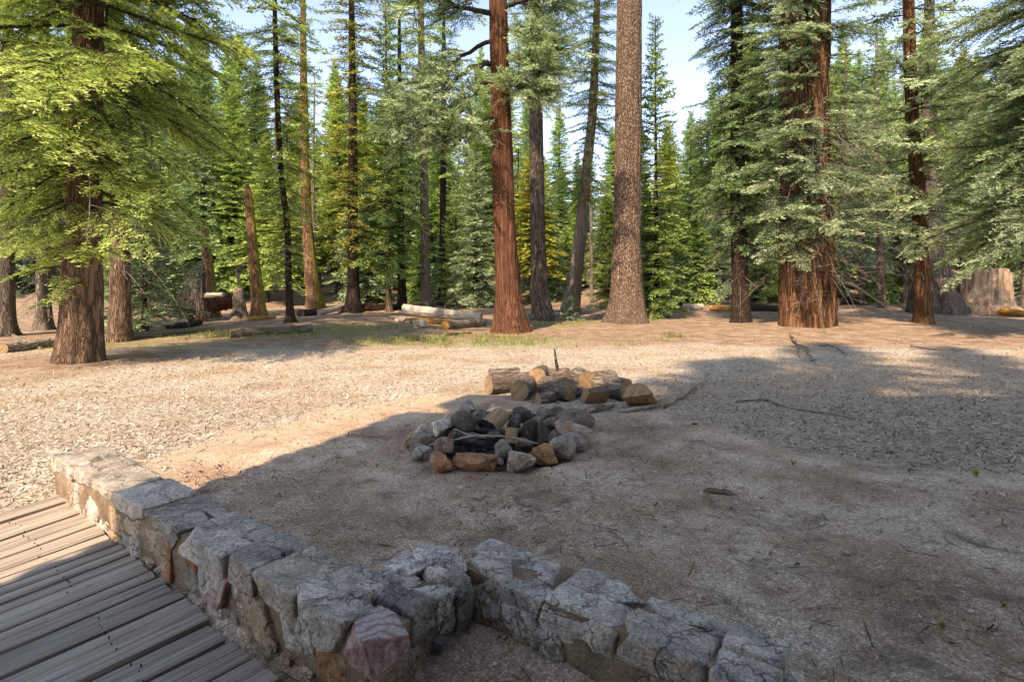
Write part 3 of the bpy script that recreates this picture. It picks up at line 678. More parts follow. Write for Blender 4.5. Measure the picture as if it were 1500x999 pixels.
px_tree((462, 451), [(462, 451, 24), (458, 420, 20), (452, 360, 16), (449, 315, 14), (446, 200, 12), (444, 60, 9)], 20,
    name='fir_tree', label='slightly leaning pinkish trunk with moss along its right edge', group=None, bark='bark_moss', fol='fol_yellow', seed=12, nseg=24, flare=.25,
    crown=[dict(z0=5.6, z1=19, n=70, R=cone(1.7, .4), pitch=(-22, 20), K=KIT_MID)], dead=[dict(z0=3, z1=6, n=10, L=(.5, 1.3))])
px_tree((426, 472), [(426, 472, 12), (423, 430, 9), (421, 330, 8.5), (412, 260, 8), (405, 130, 7.5), (402, 0, 6)], 17,
    name='fir_tree', label='crooked thin dark fir with sparse yellow-green foliage beside the fallen log', group=None, bark='bark_dark', fol='fol_yellow', seed=13, nseg=18,
    crown=[dict(z0=1.4, z1=3.2, n=18, R=lambda f: .9, pitch=(-30, -20), K=KIT_FIR, tint=-.05), dict(z0=3.6, z1=9.5, n=70, R=lambda f: 1.25 + .4 * f, pitch=(-22, -8), K=KIT_FIR), dict(z0=9.5, z1=16.8, n=44, R=cone(1.6, .3), K=KIT_MID)],
    dead=[dict(z0=1.5, z1=4, n=16, L=(.5, 1.3))])
px_tree((517, 457), [(517, 457, 20), (517, 400, 16), (517, 250, 13), (516, 100, 10), (515, 0, 8)], 21,
    name='fir_tree', label='straight dark trunk inside a narrow column of gold-green foliage', group=None, bark='bark_dark', fol='fol_gold', seed=14, nseg=20,
    crown=[dict(z0=2.2, z1=15, n=150, R=lambda f: 1.45 - .15 * f, pitch=(-24, 6), K=KIT_MID, gap=.1), dict(z0=15, z1=21, n=50, R=cone(1.4, .2), K=KIT_MID)])
px_tree((570, 456), [(570, 456, 9), (569, 400, 7), (567, 200, 5), (565, 60, 3)], 15.0,
    name='fir_tree', label='pointed green fir whose tip stands against the sky left of centre', group=None, bark='bark_brown', fol='fol_mid', seed=15, nseg=12, tipr=.015,
    crown=[dict(z0=1.9, z1=14.8, n=230, R=cone(2.0, .12, .8), pitch=(-18, 35), K=KIT_MID)])
px_tree((589, 452), [(589, 452, 14), (588, 400, 11), (586, 250, 9), (585, 100, 6)], 17,
    name='fir_tree', label='dark bare-stemmed fir close behind the pointed green fir', group=None, bark='bark_dark', fol='fol_yellow', seed=16, nseg=14,
    crown=[dict(z0=5.0, z1=17, n=90, R=cone(1.7, .2), pitch=(-18, 30), K=KIT_MID)])
px_tree((625, 451), [(625, 451, 18), (623, 400, 14), (621, 250, 12), (618, 100, 10), (616, 0, 9)], 23,
    name='pine_tree', label='tall pale straight trunk, bare to high up, left of the rust-red trunk', group=None, bark='bark_pale', fol='fol_yellow', seed=17, nseg=24, flare=.25,
    crown=[dict(z0=11.2, z1=22, n=80, R=lambda f: 1.4, pitch=(-18, 25), K=KIT_MID)], dead=[dict(z0=5, z1=12, n=10, L=(.4, 1.0))])
px_tree((648, 448), [(648, 448, 13), (648, 400, 10), (649, 280, 9), (650, 100, 7)], 18,
    name='fir_tree', label='black-looking slim trunk just right of the tall pale trunk', group=None, bark='bark_dark', fol='fol_mid', seed=18, nseg=14,
    crown=[dict(z0=6.4, z1=17.5, n=90, R=cone(1.8, .3), pitch=(-18, 30), K=KIT_MID)])
px_tree((697, 452), [(697, 452, 9), (697, 400, 7), (697, 300, 3)], 7.6,
    name='young_fir_tree', label='bushy pale green young fir touching the left side of the rust-red trunk', group=None, bark='bark_dark', fol='fol_blue', seed=19, nseg=10, tipr=.01,
    crown=[dict(z0=.3, z1=7.4, n=190, R=cone(1.75, .15, .75), pitch=(-14, 38), K=KIT_MID, tint=.08)])
px_tree((668, 449), [(668, 449, 7), (668, 400, 6), (668, 320, 3)], 5.6,
    name='young_fir_tree', label='smaller yellowish young fir left of the bushy pale green one', group=None, bark='bark_dark', fol='fol_yellow', seed=20, nseg=10, tipr=.01,
    crown=[dict(z0=.3, z1=5.5, n=120, R=cone(1.3, .15, .75), pitch=(-14, 38), K=KIT_MID)])

# ---- the rust-red trunk with its crooked limbs
def red_limbs(r, fa, wa, da, at):
    d = RED_D; gx, gzz = RED_G[0], RED_G[2]
    def lp(px, py, dy): return np.array([X(px, d) - gx, dy, Z(py, d) - gzz])
    limbs = [([(722, 20, 0), (690, 30, -.6), (640, 20, -1.2), (612, 45, -1.5)], .09), ([(722, 95, 0), (690, 108, -.5), (660, 150, -1.0), (630, 185, -1.4), (600, 205, -1.7)], .085),
             ([(724, 118, 0), (704, 130, -.3), (690, 165, -.6), (660, 188, -1.2), (618, 215, -1.6)], .07), ([(724, 60, 0), (670, 75, .5), (630, 110, .9), (590, 140, 1.1)], .07),
             ([(727, 175, 0), (700, 190, -.4), (680, 215, -.8), (655, 225, -1.2)], .055), ([(740, 45, 0), (775, 62, -.5), (800, 95, -.9)], .06), ([(741, 80, 0), (770, 100, -.7), (795, 130, -1.0)], .055), ([(741, 125, 0), (758, 135, -.6), (775, 150, -.9)], .045),
             ([(722, -20, 0), (680, -15, -.8), (640, -5, -1.4)], .08), ([(741, 10, 0), (780, 15, -.8), (815, 25, -1.2)], .07)]
    for pts, rad in limbs:
        p = np.array([lp(*q) for q in pts]); t = np.linspace(0, 1, 14); k = np.linspace(0, 1, len(p))
        ax = np.stack([np.interp(t, k, p[:, i]) for i in range(3)], -1)
        ax[1:-1] = (ax[:-2] + ax[1:-1] * 2 + ax[2:]) / 4; ax[1:] += r.normal(0, .03, ax[1:].shape)
        v, q, _ = tube(ax, np.linspace(rad, .02, 14), 8, cap=False); wa.add(v, q)
        for i in range(4, 14):
            dirv = ax[i] - ax[i - 1]; a0 = math.atan2(dirv[1], dirv[0])
            for _ in range(5):
                put_bough(fa, wa, r, KIT_FIR, ax[i] + r.normal(0, .10, 3), a0 + r.normal(0, .95), R(r.normal(-4, 22)), r.uniform(.6, 1.35), tint=.12)
RED_G = G(748, 486); RED_D = RED_G[1]
px_tree((748, 486), [(748, 486, 46), (744, 430, 35), (739, 330, 30.5), (735, 200, 28.5), (732, 100, 27), (730, 0, 25)], 27,
    name='pine_tree', label='rust-red trunk in the middle with crooked limbs of grey-green needles', group=None, bark='bark_rust', fol='fol_blue', seed=21, nseg=96, flare=.30, ridge=.065, dz=.07, zfine=11,
    crown=[dict(z0=11, z1=26, n=70, R=lambda f: 2.2, K=KIT_MID)], dead=[dict(z0=5.2, z1=7, n=9, L=(.6, 1.6), pitch=(-.5, .2), droop=(.2, .6), az=(180, 80)), dict(z0=2.5, z1=9, n=24, L=(.1, .4), rad=.02, sub=1)], extra=red_limbs)
px_tree((793, 468), [(795, 468, 30), (790, 420, 25), (787, 300, 21), (785, 150, 19), (784, 0, 16)], 25,
    name='pine_tree', label='dark grey straight trunk standing just right of the rust-red trunk', group=None, bark='bark_grey', fol='fol_blue', seed=22, nseg=40, flare=.22, zfine=10, dz=.14,
    crown=[dict(z0=8.0, z1=12, n=48, R=lambda f: 1.5, pitch=(-14, 4), K=KIT_FIR, tint=.05), dict(z0=12, z1=24, n=60, R=lambda f: 1.8, K=KIT_MID)], dead=[dict(z0=3, z1=9, n=26, L=(.2, .9))])
px_tree((836, 457), [(835, 457, 26), (842, 410, 21), (852, 330, 18), (858, 260, 15), (867, 180, 13), (872, 80, 11), (875, 0, 9)], 19,
    name='fir_tree', label='leaning grey trunk that bends upright, foliage in ragged tufts', group=None, bark='bark_pale', fol='fol_yellow', seed=23, nseg=26, flare=.2, zfine=9, dz=.15,
    crown=[dict(z0=4.6, z1=9, n=60, R=lambda f: 1.15 + .4 * math.sin(f * 9), pitch=(-28, -10), K=KIT_FIR), dict(z0=9, z1=14.5, n=70, R=lambda f: 1.5 - .3 * f, pitch=(-16, 0), K=KIT_FIR), dict(z0=14.5, z1=19, n=40, R=cone(1.3, .2), K=KIT_MID)],
    dead=[dict(z0=1.6, z1=4.6, n=26, L=(.6, 1.4), pitch=(-.9, -.1), droop=(.4, 1.), az=(-20, 70))])
px_tree((918, 470), [(918, 470, 50), (918, 430, 43), (919, 330, 38.5), (920, 200, 37), (921, 80, 36), (922, 0, 35)], 32,
    name='pine_tree', label='thick straight tan trunk with scaly bark, bare to the top of the photo', group=None, bark='bark_tan', fol='fol_mid', seed=24, nseg=96, flare=.34, ridge=.05, dz=.07, zfine=14,
    crown=[dict(z0=15.5, z1=31, n=90, R=lambda f: 2.6 - .8 * f, K=KIT_MID)], dead=[dict(z0=4, z1=9, n=7, L=(.5, 1.3), az=(10, 30)), dict(z0=3, z1=13, n=26, L=(.08, .3), rad=.022, sub=1)])
px_tree((962, 466), [(962, 466, 10), (962, 400, 8), (961, 250, 5), (960, 140, 2.5)], 11.2,
    name='fir_tree', label='dense pointed fir, leafy to the ground, just right of the thick tan trunk', group=None, bark='bark_dark', fol='fol_mid', seed=25, nseg=12, tipr=.015,
    crown=[dict(z0=.2, z1=3.2, n=110, R=lambda f: 1.25, pitch=(-16, 0), K=KIT_FIR, tint=-.12), dict(z0=3, z1=11, n=170, R=cone(1.4, .1, .8), pitch=(-10, 40), K=KIT_MID)])
px_tree((966, 448), [(966, 448, 4), (966, 380, 3.4), (966, 300, 2.8), (966, 205, 1.6)], None,
    name='snag', label='thin bleached dead pole in front of the light fir at the right of centre', group=None, bark='dead_wood', seed=26, nseg=8, flare=.1, cat='dead tree')
px_tree((1052, 446), [(1052, 446, 6), (1052, 400, 5), (1052, 340, 2.5)], 5.6,
    name='young_fir_tree', label='light grey-green young fir behind the right-hand fallen orange log', group=None, bark='bark_dark', fol='fol_blue', seed=27, nseg=10, tipr=.01,
    crown=[dict(z0=.5, z1=5.5, n=120, R=cone(1.9, .15, .8), pitch=(-10, 35), K=KIT_MID, tint=.1)])
px_tree((893, 462), [(893, 462, 6), (893, 430, 5), (893, 380, 2.5)], 3.4,
    name='young_fir_tree', label='waist-high bright young fir against the left of the thick tan trunk', group=None, bark='bark_dark', fol='fol_yellow', seed=28, nseg=10, tipr=.01,
    crown=[dict(z0=.2, z1=3.3, n=80, R=cone(.95, .12, .8), pitch=(-10, 40), K=KIT_FIR)])
px_tree((834, 470), [(834, 470, 2.4), (834, 462, 1.8)], .75,
    name='fir_seedling', label='ankle-high fir seedling in front of the leaning grey trunk', group=None, bark='bark_dark', fol='fol_blue', seed=29, nseg=8, tipr=.005, cat='seedling',
    crown=[dict(z0=.08, z1=.72, n=26, R=cone(.5, .1), pitch=(0, 45), K=KIT_FIR)])

# ---- the dense group at the right
px_tree((1086, 472), [(1086, 472, 27), (1084, 420, 23), (1081, 300, 21), (1080, 150, 19), (1079, 0, 16)], 24,
    name='fir_tree', label='dark narrow trunk under a dense dark crown, left of the broad furrowed trunk', group=None, bark='bark_dark', fol='fol_dark', seed=30, nseg=28, flare=.2,
    crown=[dict(z0=2.2, z1=5, n=44, R=lambda f: 1.3 + .3 * f, pitch=(-26, -14), K=KIT_FIR, tint=.08), dict(z0=4.4, z1=14, n=170, R=lambda f: 1.65 + .2 * math.sin(f * 11), pitch=(-24, -6), K=KIT_FIR), dict(z0=14, z1=23.5, n=70, R=cone(2, .3), K=KIT_MID)],
    dead=[dict(z0=1.2, z1=5, n=46, L=(.6, 1.7), pitch=(-.5, .1))])
def big_extra(r, fa, wa, da, at):
    for px, py, az, L in ((1130, 110, 195, 1.6), (1150, 90, -140, 1.9), (1190, 60, -120, 1.8), (1165, 135, -150, 2.0), (1205, 40, -40, 1.7), (1175, 330, -100, 1.9), (1150, 310, -130, 1.9), (1215, 320, -50, 1.7), (1120, 215, -160, 1.9), (1195, 180, -70, 1.2), (1140, 250, -120, 1.7), (1215, 265, -30, 1.6), (1230, 215, -20, 1.6), (1160, 345, -150, 1.8), (1200, 350, -75, 1.6)):
        d = BIG_D; p = np.array([X(1185, d) - BIG_G[0], 0, Z(py, d) - BIG_G[2]]); a = R(az)
        p[0] += (X(px, d) - X(1185, d)) * .5; p[1] -= .75
        for k in range(2): put_bough(fa, wa, r, KIT_FIR, p + r.normal(0, .12, 3), a + r.normal(0, .25), R(r.normal(-8, 6)), L * r.uniform(.8, 1.1), tint=.14)
BIG_G = G(1185, 475); BIG_D = BIG_G[1]
big = px_tree((1185, 475), [(1183, 475, 70), (1184, 420, 67), (1184, 340, 62), (1186, 250, 50), (1192, 120, 38), (1198, 0, 33)], 28,
    name='fir_tree', label='broad red-brown furrowed trunk at the right hung with twiggy dead branches', group=None, bark='bark_ridge', fol='fol_blue', seed=31, nseg=96, flare=.10, ridge=.075, dz=.07, zfine=8, lobes=7,
    crown=[dict(z0=2.8, z1=12, n=66, R=lambda f: 2.5, pitch=(-22, -6), az=(190, 62), K=KIT_FIR), dict(z0=4, z1=12, n=22, R=lambda f: 1.8, pitch=(-18, -6), az=(-40, 50), K=KIT_FIR), dict(z0=12, z1=27, n=90, R=cone(2.8, .4), K=KIT_MID)],
    dead=[dict(z0=1.7, z1=6.5, n=150, L=(.9, 2.4), pitch=(-.5, .15), droop=(.1, .7), az=(-110, 105), rad=.013, sub=7)], extra=big_extra)
V, Q, T = trunk_mesh([(X(1160, BIG_D) - BIG_G[0], -.1, 1.0), (X(1160, BIG_D) - BIG_G[0], -.2, 4.5), (X(1158, BIG_D) - BIG_G[0], -.1, 9), (X(1155, BIG_D) - BIG_G[0], 0, 14)], [.42, .40, .34, .2], flare=0, nseg=40, ridge=.07, seed=33, zfine=8, dz=.12)
mk('second_stem', V, [Q, T], M['bark_ridge'], big)
px_tree((1352, 473), [(1353, 473, 24), (1351, 420, 19), (1347, 300, 18), (1338, 200, 17), (1333, 90, 16), (1330, 0, 14)], 20,
    name='fir_tree', label='reddish slim trunk in front of a wide flaring trunk near the pale stump', group=None, bark='bark_ridge', fol='fol_blue', seed=34, nseg=28, flare=.2, ridge=.05,
    crown=[dict(z0=2.6, z1=8, n=42, R=lambda f: 2.2, pitch=(-14, -4), K=KIT_FIR, tint=.1, az=(-100, 100)), dict(z0=8, z1=19.5, n=70, R=cone(2.2, .4), K=KIT_MID, tint=.05)],
    dead=[dict(z0=1.5, z1=6, n=60, L=(.6, 1.9), pitch=(-.4, .2))])
px_tree((1366, 458), [(1372, 458, 62), (1366, 430, 50), (1361, 370, 40), (1360, 250, 24), (1361, 120, 16), (1361, 0, 12)], 19,
    name='fir_tree', label='wide grey-brown trunk flaring at the foot, between red slim trunk and pale stump', group=None, bark='bark_grey', fol='fol_mid', seed=35, nseg=40, flare=.3, ridge=.06,
    crown=[dict(z0=4.5, z1=18.5, n=70, R=cone(2.3, .3), pitch=(-14, 20), K=KIT_MID, tint=.05)], dead=[dict(z0=2.0, z1=6, n=70, L=(.7, 2.0))])
px_tree((1292, 451), [(1292, 451, 12), (1290, 400, 10), (1287, 330, 8), (1284, 200, 6)], 13,
    name='fir_tree', label='pale thin trunk with long bare silvery branches, right of the broad furrowed trunk', group=None, bark='bark_pale', fol='fol_blue', seed=36, nseg=14, flare=.2,
    crown=[dict(z0=4.6, z1=12.8, n=90, R=cone(2.0, .2), pitch=(-14, 25), K=KIT_MID, tint=.08)], dead=[dict(z0=1.4, z1=4.8, n=44, L=(.9, 2.4), pitch=(-.1, .25), droop=(.1, .5), rad=.017, az=(-150, 140))])
px_tree((1590, 500), [(1590, 500, 40), (1588, 400, 34), (1586, 200, 30), (1586, 0, 27)], 22,
    name='fir_tree', label='fir whose layered blue-green boughs reach in from the right border', group=None, bark='bark_brown', fol='fol_blue', seed=37, nseg=30,
    crown=[dict(z0=2.9, z1=9, n=90, R=lambda f: 3.3 - .5 * f, pitch=(-12, -4), K=KIT_NEAR, az=(180, 115), tint=.06), dict(z0=9, z1=21.5, n=70, R=cone(3, .4), K=KIT_MID)],
    dead=[dict(z0=1.8, z1=6, n=40, L=(1., 2.4), az=(180, 70))])
for i, (px, py, hh, rr_, fl, lab) in enumerate([
    (1262, 447, 11, 1.9, 'fol_blue', 'bluish fir filling the gap right of the broad furrowed trunk'), (1405, 444, 12, 2.0, 'fol_blue', 'bluish fir rising behind the pale silver stump'),
    (1460, 446, 13, 2.4, 'fol_mid', 'green fir in the shade right of the pale silver stump'), (1232, 441, 9, 1.7, 'fol_mid', 'dim green fir seen low beside the broad furrowed trunk'),
    (1325, 443, 13, 2.2, 'fol_blue', 'bluish fir behind the reddish slim trunk'), (1500, 452, 12, 2.2, 'fol_dark', 'dark fir at the right border behind the stump'),
    (1012, 446, 9.5, 1.6, 'fol_mid', 'green fir between the dense pointed fir and the dark narrow trunk'), (1120, 444, 11, 1.9, 'fol_mid', 'green fir between the dark narrow trunk and the broad furrowed trunk')]):
    px_tree((px, py), [(px, py, 9), (px, py - 60, 7), (px, py - 150, 4)], hh, name='fir_tree', label=lab, group=None, bark='bark_grey', fol=fl, seed=60 + i, nseg=12, tipr=.015,
        crown=[dict(z0=2.2 if px > 1200 else .6, z1=hh - .2, n=150, R=cone(rr_, .15, .8), pitch=(-14, 35), K=KIT_MID, tint=.03)], dead=[dict(z0=.5, z1=3.4, n=30, L=(.5, 1.7))])

# ---- the forest behind: copies of a few grown firs
TR = np.random.default_rng(77)
PROTO = []
for i, (hh, z0, rr_, n, fl, bk, kk) in enumerate([(20, 1.5, 3.0, 420, 'fol_mid', 'bark_dark', .8), (20, 3.5, 2.8, 360, 'fol_yellow', 'bark_grey', .7), (20, 2., 2.8, 380, 'fol_dark', 'bark_dark', .8),
                                              (20, 6.5, 2.4, 260, 'fol_yellow', 'bark_pale', .6), (8, .2, 2.3, 230, 'fol_blue', 'bark_dark', .8), (8, .2, 2.0, 210, 'fol_mid', 'bark_dark', .8), (20, 4.5, 2.8, 320, 'fol_gold', 'bark_brown', .7)]):
    w = .30 if hh > 10 else .09
    PROTO.append((hh, conifer('far_fir_tree', 'x', 'firs of the forest behind', (0, 0, 0), [(0, 0, 0), (.1, .05, hh * .5), (0, 0, hh)], [w, w * .6, .015], bk, fl, KIT_FAR, 200 + i,
        crown=[dict(z0=z0, z1=hh - .15, n=n, R=cone(rr_, .12, kk), pitch=(-20, 35))], dead=[dict(z0=.8, z1=max(1.5, z0 + 1), n=16, L=(.5, 1.6), rad=.016)], nseg=10, flare=.2, zfine=2)))
for i, (hh, bk, w) in enumerate([(13, 'bark_pale', .16), (15, 'bark_grey', .2), (11, 'dead_wood', .12)]):
    PROTO.append((hh, conifer('far_dead_tree', 'x', 'bare dead trees of the forest behind', (0, 0, 0), [(0, 0, 0), (.15, .05, hh * .5), (0, .1, hh)], [w, w * .7, .03], bk, 'fol_mid', KIT_FAR, 230 + i, dead=[dict(z0=1.0, z1=hh - .5, n=60, L=(.4, 1.6), rad=.018, sub=4)], nseg=10, flare=.2, zfine=2, cat='dead tree')))
prof_x = [-400, 0, 300, 400, 440, 500, 545, 600, 700, 800, 850, 950, 1000, 1060, 1200, 1900]
prof_y = [0, 20, 30, 60, 110, 70, 110, 80, 70, 140, 170, 120, 150, 60, 20, 0]
LANDM = [(-9999, 'left border'), (117, 'thick left fir'), (380, 'bare orange-brown pole snag'), (517, 'gold-green column'), (625, 'tall pale trunk'), (748, 'rust-red trunk'), (918, 'thick tan trunk'), (1086, 'dark narrow trunk'), (1185, 'broad furrowed trunk'), (1352, 'reddish slim trunk')]
ORD = 'first second third fourth fifth sixth seventh eighth ninth tenth eleventh twelfth thirteenth fourteenth fifteenth sixteenth seventeenth eighteenth nineteenth twentieth'.split() + ['twenty-' + o for o in 'first second third fourth fifth sixth seventh eighth ninth'.split()] + ['thirtieth'] + ['thirty-' + o for o in 'first second third fourth fifth sixth seventh eighth ninth'.split()]
plants = []
for k in range(240):
    row = k % 5; d = (33, 38, 45, 54, 66)[row] + TR.uniform(-2.5, 3)
    px = -260 + 2020 * ((k // 5) + TR.random()) / 48
    x = X(px, d); g = gz(x, d)
    yt = np.interp(px, prof_x, prof_y) + TR.uniform(-15, 110) + (35 if row < 2 else 0)
    hgt = Z(yt, d) - g
    young = row < 2 and TR.random() < .55
    if young: hgt = TR.uniform(3., 8.)
    pi = TR.choice([4, 5]) if young else TR.choice([0, 1, 2, 3, 6, 0, 1] if row < 3 else [0, 1, 2, 0, 2])
    if k % 9 == 4: pi = 7 + (k // 9) % 3; hgt = TR.uniform(7, 15)
    plants.append((px, d, x, g, hgt, int(pi)))
plants.sort()
cnt = {}; used = set()
for px, d, x, g, hgt, pi in plants:
    lm = [l for l in LANDM if l[0] <= px][-1][1]; hh, root = PROTO[pi]
    kind = 'low young fir' if pi in (4, 5) else 'bare dead tree' if pi > 6 else 'tall fir'
    key = (kind, lm); cnt[key] = cnt.get(key, 0) + 1
    o = root if pi not in used else copy_tree(root); used.add(pi)
    s = hgt / hh; wsc = s * TR.uniform(.9, 1.2) if hh < 10 else max(.62, s ** .6 * TR.uniform(.8, 1.1))
    o.location = (x, d, g - .05); o.scale = (wsc, wsc, s); o.rotation_euler = (0, 0, TR.random() * 6.28)
    o['label'] = f'{kind} far behind, {ORD[cnt[key]-1]} to the right of the {lm}'
    o['category'] = 'dead tree' if pi > 6 else 'tree'; o['group'] = 'bare dead trees of the forest behind' if pi > 6 else 'firs of the forest behind'


# ------------------------------------------------------------------ boardwalk
def boardwalk():
    r = np.random.default_rng(5); A = Acc()
    for k in range(len(JW) - 1):
        (L0, R0), (L1, R1) = JW[k], JW[k + 1]
        gap = .009 + .007 * r.random()
        def edge(a, b, f): return a + (b - a) * f
        w = np.linalg.norm(R1 - R0); f = gap / w / 2
        n = 44; t = np.linspace(0, 1, n); jag = r.uniform(-.03, .02)
        e0 = edge(L0, L1, f)[None] * (1 - t[:, None]) + edge(R0, R1, f)[None] * t[:, None]
        e1 = edge(L0, L1, 1 - f)[None] * (1 - t[:, None]) + edge(R0, R1, 1 - f)[None] * t[:, None]
        dirv = (R0 - L0) / np.linalg.norm(R0 - L0); shift = dirv * jag
        e0, e1 = e0 + shift, e1 + shift
        wav = np.stack([r.normal(0, .0006, n).cumsum() * .4, r.normal(0, .0006, n).cumsum() * .4], -1)
        e0 = e0 + wav; e1 = e1 + wav[::-1] * .5
        zt = DECK_Z + r.normal(0, .004) + .004 * np.sin(t * 9 + r.random() * 6); tilt = r.normal(0, .003); nb = 7
        s = np.linspace(0, 1, nb)
        top = e0[:, None] * (1 - s)[None, :, None] + e1[:, None] * s[None, :, None]
        zz = zt[:, None] + (s - .5)[None] * tilt + np.where((s == 0) | (s == 1), -.006, 0)[None] - .004 * (1 - (2 * s - 1) ** 2)[None] * r.uniform(-1, 1)
        Vt = np.concatenate([top, zz[..., None]], -1).reshape(-1, 3)
        Ls = np.linalg.norm(R0 - L0)
        gr = np.stack([np.repeat(t * Ls, nb) + 7.3 * k, np.tile(s * w, n) + 3.1 * k, np.full(n * nb, k * .61)], -1)
        i = np.arange(n - 1)[:, None] * nb; j = np.arange(nb - 1)[None]
        Q = np.stack([i + j, i + nb + j, i + nb + j + 1, i + j + 1], -1).reshape(-1, 4)[:, ::-1]
        tn = np.clip(r.normal(.5, .25), 0, 1)
        A.add(Vt, Q, grain=gr, tint=tn)
        for e, q in ((e0, 0), (e1, nb - 1)):   # side faces
            z = zz[:, q]
            V = np.concatenate([np.concatenate([e, z[:, None]], 1), np.concatenate([e, z[:, None] - .036], 1)])
            ii = np.arange(n - 1); A.add(V, np.stack([ii, ii + 1, ii + n + 1, ii + n], -1), grain=np.stack([np.tile(t * Ls, 2) + 7.3 * k, np.repeat([0, .036], n), np.full(2 * n, k * .4)], -1), tint=tn)
        V = [(*e0[-1], zz[-1, 0]), (*e1[-1], zz[-1, -1]), (*e1[-1], zz[-1, -1] - .036), (*e0[-1], zz[-1, 0] - .036)]
        A.add(V, [[0, 1, 2, 3]], grain=np.array([[7.3 * k, 0, 0], [7.3 * k, w, 0], [7.3 * k, w, .03], [7.3 * k, 0, .03]]), tint=tn * .5)
    root = empty('boardwalk', (float(JW[8][1][0]) - .6, float(JW[8][1][1]) - .3, DECK_Z - .1))
    tag(root, 'weathered grey plank boardwalk at the lower left beside the stone wall', 'boardwalk')
    o = A.build('planks', M['plank'], root, smooth=False); o.matrix_parent_inverse = Matrix.Translation(-root.location)
    nl = Acc(); th = np.arange(8) * math.pi / 4
    for k in range(len(JW) - 1):
        for f in (.35, .62, .9):
            a0 = JW[k][0] + (JW[k][1] - JW[k][0]) * f; a1 = JW[k + 1][0] + (JW[k + 1][1] - JW[k + 1][0]) * f
            for q in (.25, .75):
                c = a0 + (a1 - a0) * q + r.normal(0, .012, 2); rr = .003
                nl.add(np.concatenate([np.stack([c[0] + rr * np.cos(th), c[1] + rr * np.sin(th), np.full(8, DECK_Z + .004)], -1), np.stack([c[0] + rr * np.cos(th), c[1] + rr * np.sin(th), np.full(8, DECK_Z - .02)], -1), [[c[0], c[1], DECK_Z + .005]]]),
                       np.stack([np.arange(8), 8 + np.arange(8), 8 + (np.arange(8) + 1) % 8, (np.arange(8) + 1) % 8], -1), np.stack([np.arange(8), (np.arange(8) + 1) % 8, np.full(8, 16)], -1))
    o = nl.build('nail_heads', M['char'], root, smooth=False); o.matrix_parent_inverse = Matrix.Translation(-root.location); o['kind'] = 'stuff'
    j = Acc()   # joists under the planks
    for f in (.35, .62, .9):
        pts = [(*(a + (b - a) * f), DECK_Z - .09) for a, b in JW]
        v, q, tt = tube(pts, .045, 4); j.add(v, q, tt)
    o = j.build('joists', M['bark_dark'], root); o.matrix_parent_inverse = Matrix.Translation(-root.location)
boardwalk()

# ------------------------------------------------------------------ stones
_bm = bmesh.new(); bmesh.ops.create_icosphere(_bm, subdivisions=5, radius=1); ICO5 = (np.array([v.co[:] for v in _bm.verts]), np.array([[v.index for v in f.verts] for f in _bm.faces])); _bm.free()
_bm = bmesh.new(); bmesh.ops.create_icosphere(_bm, subdivisions=4, radius=1); ICO4 = (np.array([v.co[:] for v in _bm.verts]), np.array([[v.index for v in f.verts] for f in _bm.faces])); _bm.free()
def rock_shape(r, size, cuts=9, ang=1., seed=0, boxy=.0, ico=ICO4, rough=.05):
    p = ico[0].copy()
    if boxy: p = np.sign(p) * np.abs(p) ** (1 - boxy); p /= np.abs(p).max()
    for _ in range(cuts):
        n = r.normal(size=3); n /= np.linalg.norm(n); h = r.uniform(.42, .74) if ang > 0 else r.uniform(.78, .94)
        p = p - n * np.clip(p @ n - h, 0, None)[:, None] * min(1, .92 * max(ang, .4))
    n0 = p / (np.linalg.norm(p, axis=1)[:, None] + 1e-9)
    p = p + n0 * (fbm(p * 1.6 + seed * 7.7, 3, seed) * rough * 1.2 + fbm(p * 6 + seed, 3, seed + 3) * rough * .45)[:, None]
    p = p / (np.abs(p).max(0)); return p * np.asarray(size) / 2
def rock_cols(r, p, c, var=.25, seed=0, patch=None):
    n = fbm(p * (2.2 / (np.abs(p).max() + 1e-6)) + seed * 3.3, 3, seed)
    col = np.asarray(c)[None] * (1 + var * n)[:, None]
    if patch is not None:
        w = sstep(-.05, .25, fbm(p * (1.8 / np.abs(p).max()) + seed * 9.1, 3, seed + 8))[:, None]; col = col * (1 - w) + np.asarray(patch)[None] * w
    return np.clip(col, .01, 1)
GREY = (.43, .375, .305); DKGREY = (.22, .19, .155); RUST = (.36, .17, .085); PALE = (.56, .50, .42); TAN = (.38, .27, .17); SOOT = (.055, .052, .05); BROWN = (.27, .19, .13)

